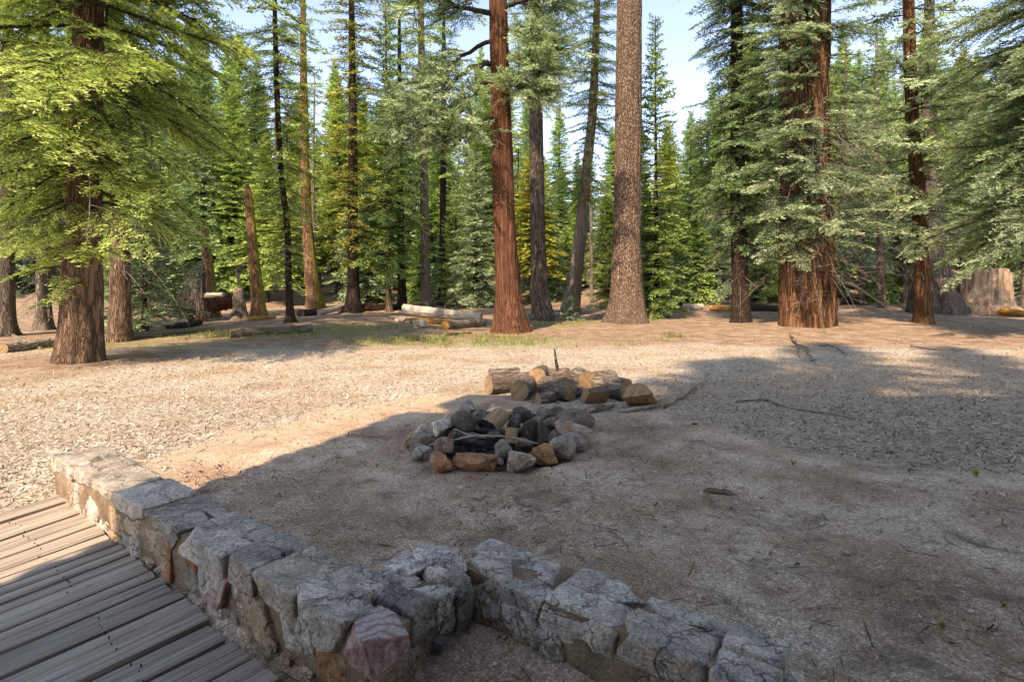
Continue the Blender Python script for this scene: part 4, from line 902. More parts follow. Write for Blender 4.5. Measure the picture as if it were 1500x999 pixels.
# ------------------------------------------------------------------ stone walls (frame u along, v across)
def uvz(u, v, z):
    u, v, z = np.broadcast_arrays(np.asarray(u, float), np.asarray(v, float), np.asarray(z, float))
    return np.stack([WO[0] + WU[0] * u + WV[0] * v, WO[1] + WU[1] * u + WV[1] * v, z], -1)
def block(acc, r, u0, u1, v0, v1, z0, z1, col, seed, n=(13, 9, 7), rough=.018, rnd=.35, patch=None, skew=0., cuts=3, world=True):
    """an irregular stone filling a box of the wall frame"""
    c = np.array([(u0 + u1) / 2, (v0 + v1) / 2, (z0 + z1) / 2]); h = np.array([u1 - u0, v1 - v0, z1 - z0]) / 2
    p = ICO5[0].copy(); q = np.abs(p).max(1)[:, None]; cube = p / q
    rnd = rnd * .55
    p = cube * (1 - rnd) + p * rnd * 1.12
    for _ in range(cuts):
        nn = r.normal(size=3) * np.array([1, 1, .8]); nn /= np.linalg.norm(nn); hh = r.uniform(.95, 1.2)
        p = p - nn * np.clip(p @ nn - hh, 0, None)[:, None]
    p = p * h
    n0 = cube / np.linalg.norm(cube, axis=1)[:, None]
    ledge = fbm(p * np.array([3.5, 8, 8]) + seed * 2.3, 3, seed + 5); ledge = np.floor(ledge * 3.2) / 3.2 * .7 + ledge * .3
    p = p + n0 * (rough * .8 * fbm(p * 5 + seed * 5.1, 3, seed) + rough * .5 * ledge + rough * .5 * fbm(p * 21 + seed, 4, seed + 2, .6))[:, None]
    p[:, 0] += skew * p[:, 2]
    p = p + c
    acc.add(uvz(p[:, 0], p[:, 1], p[:, 2]), T=ICO5[1], col=rock_cols(r, p - c, col, .22, seed, patch))
def slab_core(u0, u1, v0, v1, z0, z1, mat, parent, nu=40, batter=0., seed=0):
    """mortar heart of the wall: a rough-faced box"""
    nu = max(6, int((u1 - u0) / .03)); nv = max(5, int((v1 - v0) / .03)); nz = max(5, int((z1 - z0) / .03)); A = Acc()
    def sheet(fx, a, b):
        s, t = np.meshgrid(np.linspace(0, 1, a), np.linspace(0, 1, b)); p = fx(s.ravel(), t.ravel())
        i = np.arange(b - 1)[:, None] * a; j = np.arange(a - 1)[None]
        A.add(p, np.stack([i + j, i + j + 1, i + a + j + 1, i + a + j], -1).reshape(-1, 4))
    U = lambda s: u0 + (u1 - u0) * s; Vv = lambda s: v0 + (v1 - v0) * s; Zz = lambda t: z0 + (z1 - z0) * t
    sheet(lambda s, t: np.stack([U(s), v0 - batter * (1 - t), Zz(t)], -1), nu, nz); sheet(lambda s, t: np.stack([U(s), v1 + 0 * s, Zz(t)], -1), nu, nz)
    sheet(lambda s, t: np.stack([u0 + 0 * s, Vv(s), Zz(t)], -1), nv, nz); sheet(lambda s, t: np.stack([u1 + 0 * s, Vv(s), Zz(t)], -1), nv, nz)
    sheet(lambda s, t: np.stack([U(s), Vv(t), z1 + 0 * s], -1), nu, nv)
    V = np.concatenate(A.V)
    d = np.stack([fbm(V * 4 + 3 + k * 11 + seed, 4, k) for k in range(3)], -1) * .011
    A.V = [uvz(*(V + d).T)]
    return A.build('mortar_core', mat, parent)

def wall_left():
    r = np.random.default_rng(21)
    root = empty('stone_wall', tuple(uvz(-1.8, .15, -.1))); tag(root, 'low rough stone wall running from the lower left, with a pink corner stone and short return', 'stone wall')
    inv = Matrix.Translation(-root.location); top = .15
    parts = [slab_core(-3.62, .10, .000, .298, -.36, top - .022, M['mortar'], root, seed=1), slab_core(-.22, .10, .299, .60, -.36, top - .03, M['mortar'], root, seed=2)]
    cap = Acc(); u = -3.66; k = 0
    tops = {}
    while u < -.36:
        w = r.uniform(.26, .52)
        if u + w > -.36: w = -.36 - u + .02
        if w < .1: break
        hh = top + r.normal(0, .003) + (.02 if u > -1.4 else 0); cc = np.array([GREY, GREY, (.36, .31, .25), (.46, .38, .29)][r.integers(4)]) * r.uniform(.78, 1.12)
        if r.random() < .5:
            block(cap, r, u, u + w - .006, -.02 + r.normal(0, .006), .31 + r.normal(0, .006), top - .10, hh, cc, k, rough=.0055, rnd=.03, skew=r.normal(0, .2))
        else:
            m = .12 + r.uniform(0, .08); block(cap, r, u, u + w - .006, -.02 + r.normal(0, .006), m, top - .10 - r.uniform(0, .04), hh, cc, k, rough=.0055, rnd=.03, skew=r.normal(0, .25))
            block(cap, r, u - .003, u + w - .003, m - .001, .31 + r.normal(0, .01), top - .10, hh + r.normal(0, .004), cc * r.uniform(.9, 1.1), k + 50, rough=.0055, rnd=.03, skew=r.normal(0, .25))
        u += w; k += 1
    # return: rough top stones at the corner and at its end
    block(cap, r, -.38, -.10, .12, .30, top - .12, top + .03, GREY, 90, rnd=.2); block(cap, r, -.40, -.02, -.03, .135, top - .14, top + .02, GREY, 91, rnd=.18)
    block(cap, r, -.16, .12, .20, .36, top - .16, top + .005, DKGREY, 92, rnd=.2, skew=.2); block(cap, r, -.24, -.03, .31, .44, top - .12, top - .005, GREY, 93, rnd=.3); block(cap, r, -.05, .11, .35, .47, top - .20, top - .01, GREY, 94, rnd=.22)
    block(cap, r, -.20, .10, .46, .585, top - .17, top + .02, GREY, 95, rnd=.24, skew=-.2); block(cap, r, -.30, -.12, .40, .53, top - .06, top + .01, PALE, 96, rnd=.5, skew=.8)
    block(cap, r, -.19, .02, .50, .63, top - .01, top + .045, PALE, 97, rnd=.4, skew=-.7); block(cap, r, .0, .13, .455, .60, -.36, top - .03, DKGREY, 98, rnd=.2, skew=.1); block(cap, r, .0, .135, .30, .45, -.36, top - .18, (.17, .16, .15), 99, rnd=.2)
    parts.append(cap.build('coping', M['rock'], root))
    fs = Acc(); u = -3.62; k = 200
    cols = [GREY, TAN, (.36, .22, .13), GREY, (.42, .32, .22), PALE, (.30, .25, .2), (.38, .28, .19)]
    while u < -.02:
        w = r.uniform(.14, .34); w = min(w, -.0 - u)
        if w < .07: break
        c = cols[r.integers(len(cols))]
        if r.random() < .5:
            zz = r.uniform(-.13, -.07)
            block(fs, r, u + .01, u + w - .014, -.012 + r.normal(0, .008), .10, zz + .012, top - .105 + r.normal(0, .008), c, k, rough=.013, rnd=.38, skew=r.normal(0, .3))
            w2 = w * r.uniform(.35, .65); c2 = cols[r.integers(len(cols))]
            block(fs, r, u + .008, u + w2 - .01, -.02 + r.normal(0, .01), .10, -.32, zz - .006, c2, k + 1, rough=.013, rnd=.38); block(fs, r, u + w2 + .008, u + w - .01, -.02 + r.normal(0, .01), .10, -.32, zz - .004 + r.normal(0, .012), cols[r.integers(len(cols))], k + 2, rough=.013, rnd=.38)
        else:
            block(fs, r, u + .01, u + w - .014, -.016 + r.normal(0, .01), .10, -.31, top - .105 + r.normal(0, .01), c, k, rough=.014, rnd=.34, skew=r.normal(0, .25), patch=RUST if r.random() < .25 else None)
        u += w; k += 3
    block(fs, r, -.05, .115, -.0, .27, -.36, top - .15, TAN, 300, rnd=.25)
    parts.append(fs.build('face_stones', M['rock'], root))
    pk = Acc(); block(pk, r, -.03, .145, -.028, .17, top - .125, top + .004, (.4, .3, .28), 400, rough=.0055, rnd=.03, skew=-.15)
    p = pk.build('corner_stone', M['pink'], root); p['label'] = 'pink and white banded quartz corner stone'; parts.append(p)
    p2 = Acc(); block(p2, r, -1.16, -.98, -.035, .10, -.24, top - .10, (.38, .19, .16), 401, rough=.012, rnd=.35, skew=.45, patch=(.42, .33, .28))
    p = p2.build('pink_face_stone', M['rock'], root); p['label'] = 'dull pink stone in the middle of the face'; parts.append(p)
    for p in parts: p.matrix_parent_inverse = inv
wall_left()
def wall_right():
    r = np.random.default_rng(22)
    root = empty('stone_wall', tuple(uvz(.8, .76, 0))); tag(root, 'low lichened granite wall at the bottom centre, half sunk in the bare earth', 'stone wall')
    inv = Matrix.Translation(-root.location); top = .155
    parts = [slab_core(.0, 1.38, .625, .915, -.34, top - .02, M['mortar'], root, batter=.05, seed=3)]
    cap = Acc(); u = -.03; k = 500
    while u < 1.30:
        w = r.uniform(.20, .42); m = .74 + r.uniform(0, .06); cc = np.array([GREY, GREY, (.36, .31, .25), (.44, .37, .29)][r.integers(4)]) * r.uniform(.78, 1.1)
        block(cap, r, u, u + w - .004, .605 + r.normal(0, .012), m, top - .12 - r.uniform(0, .10), top + r.normal(-.006, .006), cc, k, rough=.008, rnd=.05, skew=r.normal(0, .3))
        w2 = w * r.uniform(.8, 1.1); block(cap, r, u - .004, u + w, m - .004, .93 + r.normal(0, .012), top - .14, top + r.normal(.0, .006), np.array(GREY) * r.uniform(.9, 1.2), k + 1, rough=.008, rnd=.05, skew=r.normal(0, .3))
        u += w; k += 2
    parts.append(cap.build('coping', M['rock'], root))
    fs = Acc(); u = .0; k = 600
    while u < 1.32:
        w = r.uniform(.12, .30); c = [GREY, GREY, DKGREY, (.30, .25, .20), PALE, BROWN][r.integers(6)]
        block(fs, r, u + .006, u + w - .008, .60 + r.normal(0, .014), .74, -.10 + r.normal(0, .02), top - .12 + r.normal(0, .015), c, k, rough=.016, rnd=.4, skew=r.normal(0, .4))
        block(fs, r, u + r.normal(0, .04), u + w * .9, .555 + r.normal(0, .02), .72, -.32, -.10 + r.normal(0, .02), c, k + 1, rough=.018, rnd=.45, skew=r.normal(0, .3)); u += w; k += 2
    block(fs, r, 1.30, 1.44, .64, .90, -.3, top - .05, GREY, 699, rnd=.35)
    parts.append(fs.build('face_stones', M['rock'], root))
    for p in parts: p.matrix_parent_inverse = inv
wall_right()

# ------------------------------------------------------------------ fire ring
def stone(cx, cyy, wpx, hpx, col, label, seed, depth=.9, cuts=9, ang=1., patch=None, z0=None, d=None, rz=None, name='fire_ring_stone', cat='stone', group='stones of the fire ring', boxy=0., rough=.06):
    r = np.random.default_rng(seed); c_ = np.array([1.12, .96, .78]); col = np.asarray(col) * c_; patch = None if patch is None else np.asarray(patch) * c_
    if d is None:
        zc = .1
        for _ in range(12):
            d = F * (H - zc) / (cyy - YH); hm = hpx * d / F / 1.02; zc = (z0 or 0) + gz(X(cx, d), d) + hm * .46
    x = X(cx, d); wm = wpx * d / F * 1.06; hm = hpx * d / F * 1.12
    zc = Z(cyy, d)
    p = rock_shape(r, (wm, wm * depth, hm), min(cuts, 9) + (1 if ang > 0 else 3), ang, seed, boxy, rough=rough)
    A = Acc(); A.add(p, T=ICO4[1], col=rock_cols(r, p, col, .3, seed, patch))
    o = A.build(name, M['rock']); o.location = (x, d, zc); o.rotation_euler = (0, 0, r.uniform(-.25, .25) if rz is None else rz)
    tag(o, label, cat, group); return o
FS = [
 (697, 674, 68, 34, (.32, .18, .11), 'large oblong rust-orange stone at the front of the fire ring', dict(patch=(.33, .26, .19), cuts=8, depth=.6, boxy=.08, rough=.10)),
 (646, 676, 33, 27, (.34, .17, .10), 'small rounded rust-orange stone left of the large oblong orange one', dict(cuts=6, patch=(.33, .24, .18))),
 (762, 677, 42, 31, (.33, .32, .30), 'grey stone with a brown left face, right of the large oblong orange one', dict(patch=BROWN, cuts=8)),
 (798, 663, 43, 31, (.34, .18, .10), 'orange-brown angular stone right of the front grey stone', dict(cuts=9, patch=(.30, .22, .17))),
 (824, 656, 38, 32, (.24, .22, .21), 'smooth round grey stone right of the orange-brown angular stone', dict(cuts=4, ang=0)),
 (840, 648, 38, 26, (.22, .205, .20), 'smooth grey stone tucked behind the round one at the ring\'s right', dict(cuts=4, ang=0)),
 (842, 632, 52, 33, (.37, .32, .29), 'wide angular pale stone at the right edge of the ring', dict(cuts=11, patch=(.27, .18, .14))),
 (842, 616, 52, 27, (.17, .15, .14), 'wide dark rounded stone behind the pale angular one', dict(cuts=4, ang=0)),
 (735, 657, 29, 29, (.26, .25, .24), 'round dull grey stone just inside the front of the ring', dict(cuts=5)),
 (620, 665, 30, 22, (.27, .27, .265), 'small grey stone at the left front of the ring', dict(cuts=8)),
 (653, 653, 31, 24, (.20, .15, .12), 'dusky brown stone behind the small rust-orange one', dict(cuts=7)),
 (601, 645, 25, 25, (.33, .19, .13), 'reddish stone at the far left tip of the ring', dict(cuts=6, patch=GREY)),
 (611, 657, 22, 14, (.22, .20, .19), 'flat little dark stone at the left of the ring', dict(cuts=7)),
 (619, 633, 28, 30, (.38, .37, .35), 'upright grey stone beside the reddish left stone', dict(cuts=9)),
 (648, 624, 40, 22, (.52, .51, .49), 'whitish flat stone on the left rear of the ring', dict(cuts=10)),
 (629, 648, 20, 18, (.17, .13, .11), 'small brown stone inside the left of the ring', dict(cuts=7)),
 (677, 621, 37, 31, (.09, .085, .08), 'sooty black block inside the rear left of the ring', dict(cuts=10)),
 (683, 598, 29, 20, (.25, .25, .245), 'grey squarish stone topmost at the rear left', dict(cuts=9, z0=.12)),
 (704, 608, 26, 22, (.17, .165, .16), 'dark grey stone at the rear, left of the burnt stump wedge', dict(cuts=9)),
 (738, 604, 42, 15, PALE, 'pale grey flat stone at the very back of the ring', dict(cuts=9)),
 (769, 607, 34, 21, (.085, .08, .08), 'black sooty boulder at the back centre', dict(cuts=7)),
 (797, 609, 25, 23, (.16, .155, .15), 'dark squarish stone at the back right', dict(cuts=9)),
 (819, 606, 24, 17, (.13, .12, .115), 'dark stone between the back right square one and the wide rounded one', dict(cuts=7)),
 (774, 632, 27, 32, (.07, .066, .064), 'upright black slab leaning inside the ring', dict(cuts=9, depth=.4)),
 (795, 634, 21, 32, (.10, .095, .09), 'narrow sooty slab right of the leaning black slab', dict(cuts=9, depth=.5)),
 (754, 618, 20, 18, (.11, .105, .10), 'small sooty stone in the middle behind the tan stub', dict(cuts=9)),
 (710, 622, 20, 24, (.08, .075, .07), 'black stone left of the burnt stump wedge', dict(cuts=9)),
 (812, 643, 24, 22, (.13, .12, .115), 'dark stone inside the right of the ring', dict(cuts=8)),
 (778, 669, 20, 13, (.29, .285, .27), 'little grey stone wedged between front grey and orange-brown stones', dict(cuts=9)),
 (729, 676, 16, 14, (.20, .20, .18), 'little dark stone wedged beside the large oblong orange one', dict(cuts=9)),

 (690, 640, 26, 20, (.13, .115, .10), 'sooty angular stone in the left middle of the ring', dict(cuts=10)),
 (665, 640, 22, 18, (.20, .17, .14), 'dull brown stone in the left of the ring behind the dusky brown one', dict(cuts=10)),
 (725, 640, 22, 18, (.10, .09, .08), 'black angular stone lying in the middle of the ring, left of the tan stub', dict(cuts=11)),
 (768, 650, 24, 18, (.16, .14, .12), 'dark flat stone inside the ring right of the tan stub', dict(cuts=10)),
 (786, 618, 22, 20, (.20, .18, .155), 'grey-brown angular stone between the black boulder and the back right square stone', dict(cuts=11)),
 (722, 598, 20, 14, (.33, .29, .24), 'light little stone on the back rim left of the pale flat one', dict(cuts=10)),
 (660, 612, 24, 18, (.36, .32, .27), 'light grey stone on the rear left rim behind the whitish flat one', dict(cuts=11)),
 (806, 622, 22, 20, (.16, .14, .12), 'dark blocky stone in the rear right of the ring', dict(cuts=11)),
]
FS = [(a, b, c * 1.08, d * (1.1 if b < 640 else 1.0), e, f, g) for a, b, c, d, e, f, g in FS]
for i, (cx, cyy, wpx, hpx, c, lab, kw) in enumerate(FS): stone(cx, cyy, wpx, hpx, c, lab, 900 + i, **kw)

# ------------------------------------------------------------------ logs
def log(name, label, p0, p1, r0, r1, bark='bark_grey', cut='cut', cat='log', group=None, seed=0, nseg=30, ridge=.03, knots=0, ends=(1, 1), bend=.0):
    p0, p1 = np.array(p0, float), np.array(p1, float); L = np.linalg.norm(p1 - p0); c = (p0 + p1) / 2
    root = empty(name, tuple(c)); tag(root, label, cat, group)
    root.rotation_euler = Vector(p1 - p0).to_track_quat('X', 'Z').to_euler()
    r = np.random.default_rng(seed + 4000); n = nseg; m = max(8, int(L / .04)); m = min(m, 60)
    xs = np.linspace(-L / 2, L / 2, m); th = np.arange(n) * 2 * math.pi / n; T, XX = np.meshgrid(th, xs)
    rad = np.interp(XX, [-L / 2, L / 2], [r0, r1])
    q = np.stack([XX * 3 / max(.3, L) * 1.5, np.cos(T) * 2.4 + seed, np.sin(T) * 2.4], -1)
    rad = rad * (1 + ridge * 1.3 * fbm(q, 4, seed) + ridge * .7 * fbm(q * 4, 2, seed + 1))
    oy = bend * L * np.sin(np.pi * (XX / L + .5)) * np.cos(seed); oz = bend * L * np.sin(np.pi * (XX / L + .5)) * np.sin(seed)
    V = np.stack([XX, np.cos(T) * rad + oy, np.sin(T) * rad + oz], -1).reshape(-1, 3)
    i = np.arange(m - 1)[:, None] * n; j = np.arange(n)[None]; j2 = (j + 1) % n
    Q = np.stack([i + j, i + j2, i + n + j2, i + n + j], -1).reshape(-1, 4)
    A = Acc(); A.add(V, Q)
    for _ in range(knots):
        k = r.integers(4, m - 4); a = r.random() * 6.28; rr = np.interp(xs[k], [-L / 2, L / 2], [r0, r1])
        b = np.array([xs[k], math.cos(a) * rr * .8, math.sin(a) * rr * .8]); e = b + np.array([r.normal(0, .2), math.cos(a), math.sin(a)]) * rr * r.uniform(.5, 1.2)
        v, qq, tt = tube([b, (b + e) / 2, e], [rr * .22, rr * .17, rr * .12], 7); A.add(v, qq, tt)
    A.build('bark', M.get(bark + '_log', M[bark]), root)
    for s, rr, on in ((0, r0, ends[0]), (1, r1, ends[1])):
        if not on: continue
        ring = V.reshape(m, n, 3)[0 if s == 0 else -1]; x = ring[0, 0]; cen = np.array([x, ring[:, 1].mean(), ring[:, 2].mean()])
        fr = [0, .3, .6, .85, .985]; VV = [np.array([[0, 0, 0]])]
        for f in fr[1:]:
            w = (ring - cen) * f; w[:, 0] = fbm(np.stack([w[:, 1] * 20, w[:, 2] * 20, np.full(n, seed + s)], -1), 2, seed) * .003 + (.004 if s else -.004) * (1 - f ** 6); VV.append(w)
        VV = np.concatenate(VV); T0 = np.stack([np.zeros(n), 1 + np.arange(n), 1 + (np.arange(n) + 1) % n], -1).astype(int)
        QQ = [np.stack([1 + k * n + np.arange(n), 1 + (k + 1) * n + np.arange(n), 1 + (k + 1) * n + (np.arange(n) + 1) % n, 1 + k * n + (np.arange(n) + 1) % n], -1) for k in range(3)]
        if s == 0: T0 = T0[:, ::-1]; QQ = [a[:, ::-1] for a in QQ]
        o = mk('cut_face', VV, [np.concatenate(QQ), T0], M[cut], root, loc=tuple(cen))
    return root
def pz(px, py, d): return np.array([X(px, d), d, Z(py, d)])
GP = 'sawn logs and billets of the woodpile'
def plog(label, a, da, b, db, wa, wb=None, **kw):
    wb = wb or wa; return log('firewood_log', label, pz(*a, da), pz(*b, db), wa * da / F / 2, wb * db / F / 2, group=GP, cat='firewood', **kw)
plog('bark-covered log lying crosswise at the left end of the woodpile', (716, 564), 7.45, (776, 558), 7.75, 27, seed=1)
plog('log behind the left crosswise log, its top bright in the sun', (717, 553), 7.95, (760, 550), 8.05, 24, seed=2)
plog('log whose round orange end faces forward at the left front of the pile', (761, 573), 7.05, (778, 558), 7.85, 28, seed=3)
plog('topmost log with a round tan end facing forward', (787, 551), 7.55, (794, 547), 8.25, 25, seed=4)
plog('short thick log in the middle of the pile with both ends showing', (797, 566), 7.35, (836, 572), 7.05, 31, seed=5)
plog('back log under the upright stick, its brown end turned right', (800, 549), 8.05, (832, 547), 7.85, 17, seed=6)
plog('round chunk of log standing askew right of the middle log', (846, 551), 7.65, (860, 557), 7.35, 27, seed=7)
plog('long thick log at the right with an orange end facing right', (876, 562), 7.45, (918, 571), 7.15, 33, seed=8)
plog('log behind the long thick right-hand log, tan end turned left', (868, 556), 7.75, (896, 553), 8.1, 23, seed=9)
plog('small pale sawn block in front of the woodpile', (789, 585), 6.9, (811, 581), 6.98, 18, seed=10)
plog('thin pale peeled stick of firewood lying in front of the pile', (858, 603), 6.45, (897, 592), 6.65, 10, seed=11, bark='bark_pale')
plog('log lying low between the round chunk and the split billet', (838, 574), 7.25, (866, 566), 7.6, 18, seed=12)
def wedge(label, c, size, seed, az, dark=True):
    """a split piece: part of a round log with flat split faces and curved bark"""
    root = empty('split_billet', tuple(c), (0, 0, az)); tag(root, label, 'firewood', GP); L, rr = size
    th = np.linspace(R(20), R(200), 16); m = 12; xs = np.linspace(-L / 2, L / 2, m); n = len(th)
    V = np.array([[x, math.cos(t) * rr * (1 + .04 * math.sin(5 * x / L + t * 3)), math.sin(t) * rr - rr * .25] for x in xs for t in th])
    i = np.arange(m - 1)[:, None] * n; j = np.arange(n - 1)[None]; Q = np.stack([i + j, i + j + 1, i + n + j + 1, i + n + j], -1).reshape(-1, 4)
    mk('bark', V, Q, M['bark_grey_log'], root)
    G3 = V.reshape(m, n, 3); A = Acc(); rg = np.random.default_rng(seed)
    a, b = G3[:, 0] + [0, 0, -.002], G3[:, -1] + [0, 0, -.002]; k = 8; S = np.linspace(0, 1, k)
    sh = a[:, None] * (1 - S)[None, :, None] + b[:, None] * S[None, :, None]; sh[:, 1:-1, 2] += rg.normal(0, rr * .04, (m, k - 2))
    i = np.arange(m - 1)[:, None] * k; j = np.arange(k - 1)[None]; A.add(sh.reshape(-1, 3), np.stack([i + j, i + k + j, i + k + j + 1, i + j + 1], -1).reshape(-1, 4))
    A.build('split_face', M['split_wood'], root)
    for e in (0, -1):
        P_ = np.concatenate([G3[e], G3[e].mean(0)[None]]); P_[:, 0] += -.001 if e == 0 else .001
        mk('cut_face', P_ - P_[-1], np.array([[q, q + 1, n] for q in range(n - 1)] + [[n - 1, 0, n]]), M['cut'], root, loc=tuple(P_[-1]))
    return root
w1 = wedge('split billet with a warm brown face lying at the right front of the pile', pz(873, 582, 6.95), (.30, .13), 3, R(25)); w1.rotation_euler = (R(-70), R(0), R(20))
w2 = wedge('half-round billet at the right end of the pile, brown face forward', pz(936, 583, 6.75), (.26, .17), 4, R(70)); w2.rotation_euler = (R(-35), R(35), R(55))

def stick(name, label, pts, rad, mat='twig', cat='stick', group=None, nseg=7, seed=0, wob=.012):
    r = np.random.default_rng(seed + 9); pts = np.asarray(pts, float); k = np.linspace(0, 1, len(pts)); t = np.linspace(0, 1, 5 * len(pts))
    ax = np.stack([np.interp(t, k, pts[:, i]) for i in range(3)], -1); L = np.linalg.norm(pts[-1] - pts[0])
    ax[1:-1] = (ax[:-2] + 2 * ax[1:-1] + ax[2:]) / 4; ax[1:-1] += r.normal(0, wob * L * .25, ax[1:-1].shape)
    rr = np.interp(t, np.linspace(0, 1, len(np.atleast_1d(rad))), np.atleast_1d(rad)) * (1 + r.normal(0, .07, len(t)))
    V, Q, T = tube(ax, rr, nseg); c = ax.mean(0)
    o = mk(name, V - c, [Q, T], M[mat], loc=tuple(c)); return tag(o, label, cat, group)
def gp(px, py, up=.02):
    g = G(px, py); return np.array([g[0], g[1], g[2] + up])
stick('stick', 'dark stick poking straight up out of the woodpile', [pz(817, 543, 7.9), pz(814, 526, 7.9), pz(812, 511, 7.95)], [.026, .02, .014], 'bark_grey', seed=1)
stick('branch', 'grey branch on the ground pointing away right of the woodpile', [gp(970, 598, .03), gp(1004, 580, .05), gp(1038, 558, .10)], [.045, .032, .022], 'twig', 'branch', seed=2, wob=.02)
stick('branch', 'grey stick lying before the half-round billet', [gp(909, 605), gp(935, 602, .03), gp(960, 597, .03)], [.026, .024, .018], 'twig', 'branch', seed=3, wob=.03)
stick('branch', 'long pale thin branch on the grey chips at the right', [gp(1078, 589), gp(1120, 586), gp(1150, 597), gp(1210, 607), gp(1296, 623)], [.012, .022, .018, .012, .006], 'twig', 'branch', seed=4, wob=.02)
stick('branch', 'pale straight stick lying near the reddish slim trunk', [gp(1335, 508), gp(1370, 513), gp(1410, 514)], [.03, .025, .015], 'twig', 'branch', seed=5)
stick('twig', 'curved little twig on the earth at the lower right', [gp(1384, 783, .01), gp(1388, 796, .015), gp(1410, 806, .01)], [.008, .006, .004], 'twig', 'twig', seed=6)
for i, (pts, lab) in enumerate([(((1158, 492), (1166, 506), (1172, 525)), 'bent dead branch dangling to the ground before the broad furrowed trunk'), (((1160, 500), (1185, 520), (1192, 536)), 'forked grey branch on the needle mound, right of the dangling one'),
        (((1200, 508), (1225, 512), (1240, 522)), 'thin branch lying right of the broad trunk\'s foot')]):
    stick('branch', lab, [gp(*p, (.02, .07, .02)[k]) for k, p in enumerate(pts)], [.022, .016, .008], 'bark_pale', 'branch', seed=20 + i, wob=.03)
# burnt wood and sticks in the fire ring
b = log('burnt_log', 'charred stump wedge with a light split side standing in the fire ring', pz(715, 628, 5.55), pz(735, 607, 5.75), .10, .085, bark='split_wood', cut='char', cat='burnt log', seed=40, ridge=.09)
b = log('wood_stub', 'short upright tan stub in the middle of the fire ring', pz(749, 650, 5.2), pz(750, 627, 5.25), .062, .058, bark='split_wood', cut='cut', cat='firewood', seed=41, ridge=.06)
b = log('burnt_log', 'long black charred log lying low inside the ring\'s left', pz(668, 640, 5.2), pz(712, 652, 4.95), .032, .026, bark='char', cut='char', cat='burnt log', seed=42, ridge=.08)
b = log('burnt_log', 'charred piece lying against the back stones of the ring', pz(705, 630, 5.5), pz(758, 640, 5.3), .03, .026, bark='char', cut='char', cat='burnt log', seed=43, ridge=.08)
stick('stick', 'long thin bent stick laid across the whole fire ring', [pz(628, 652, 4.95), pz(672, 643, 4.95), pz(700, 637, 4.9), pz(745, 640, 4.85), pz(788, 650, 4.75)], [.007, .009, .010, .009, .006], 'twig', seed=44, wob=.01)
stick('stick', 'shorter stick crossing under the long one in the ring', [pz(664, 628, 5.3), pz(690, 638, 5.1), pz(712, 641, 4.95)], [.005, .008, .007], 'twig', seed=45)
stick('stick', 'forked twig sticking out at the ring\'s left', [pz(640, 600, 5.45), pz(639, 612, 5.4), pz(642, 632, 5.3)], [.003, .004, .005], 'twig', seed=46)
for i, (px, py, wpx, c, lab) in enumerate([(1045, 718, 26, (.15, .105, .075), 'dark clump of earth on the bare ground right of the ring'), (1065, 720, 20, (.17, .115, .085), 'second dark clump beside the bigger earth clump'), (1018, 621, 9, (.05, .04, .03), 'small dark clod right of the ring near the chips'),
        (1232, 663, 6, PALE, 'tiny white pebble near the grey chips'), (815, 964, 10, PALE, 'white pebble on the sunken floor before the right wall'), (736, 916, 14, GREY, 'grey stone half buried in the corner between the walls'), (515, 718, 6, PALE, 'tiny white pebble on the earth by the left wall')]):
    stone(px, py, wpx, wpx * (.5 if i > 2 else .22), c, lab, 970 + i, name='pebble' if i > 2 else 'earth_clod', cat='pebble' if i > 2 else 'clod', group=None, cuts=6)
    if i in (4, 5): pass

# ------------------------------------------------------------------ fallen logs, stump and boulder of the middle ground
def flog(label, a, b, w0, w1, **kw):
    A, B = G(*a), G(*b); r0, r1 = w0 * A[1] / F / 2, w1 * B[1] / F / 2
    A[2] += r0 * .8 + kw.pop('lift', 0); B[2] += r1 * .8 + kw.pop('lift2', 0)
    return log('fallen_log', label, A, B, r0, r1, cat='log', **kw)
flog('dark mossy fallen log with a sawn end lying on the grass left of centre', (337, 495), (457, 487), 14, 13, bark='bark_grey', seed=50, knots=8, ridge=.06)
flog('long thin weathered log stretching right from the thick left trunk', (152, 502), (312, 484), 11, 6, bark='bark_pale', seed=51, knots=5, bend=.015)
flog('grey log on the ground left of the thick left trunk', (5, 517), (86, 506), 15, 13, bark='bark_pale', seed=52, knots=5)
flog('pale stick-thin log crossing the log left of the thick trunk', (18, 492), (60, 512), 4, 4, bark='dead_wood', seed=53)
flog('black log lying below the shaggy snag', (238, 487), (292, 476), 11, 9, bark='bark_dark', seed=54, knots=4)
flog('stacked pale weathered log in mid clearing with an orange rotten underside', (592, 467), (705, 474), 17, 12, bark='weathered', cut='orange_rot', seed=55, knots=3, ridge=.09, lift=.16, lift2=.10)
flog('orange rotten log under the stacked pale one', (600, 474), (700, 476), 9, 8, bark='orange_rot', cut='orange_rot', seed=56, ridge=.12)
flog('grey round log with an orange broken end, under the pale stacked log', (652, 483), (707, 478), 14, 13, bark='bark_pale', cut='orange_rot', seed=57, knots=2)
flog('bleached log end behind the pale stacked log', (592, 459), (617, 458), 8, 8, bark='weathered', cut='weathered', seed=58)
flog('brown log behind the pale stacked log, ending by the rust-red trunk', (618, 462), (677, 464), 10, 10, bark='bark_brown', seed=59, knots=3)
flog('small log in the grass left of the rust-red trunk', (648, 493), (690, 489), 5, 4, bark='bark_brown', seed=60)
flog('black fallen log beside the mossy pinkish trunk', (440, 464), (470, 461), 12, 10, bark='bark_dark', cut='char', seed=61)
flog('pale long log right of the mossy pinkish trunk', (466, 462), (508, 452), 9, 7, bark='weathered', cut='weathered', seed=62)
flog('dark log lying between the gold-green column and the tall pale trunk', (525, 456), (600, 453), 11, 9, bark='bark_dark', seed=63, knots=4)
flog('short pale stick-like log before the gold-green column', (500, 465), (530, 463), 5, 4, bark='weathered', cut='weathered', seed=64)
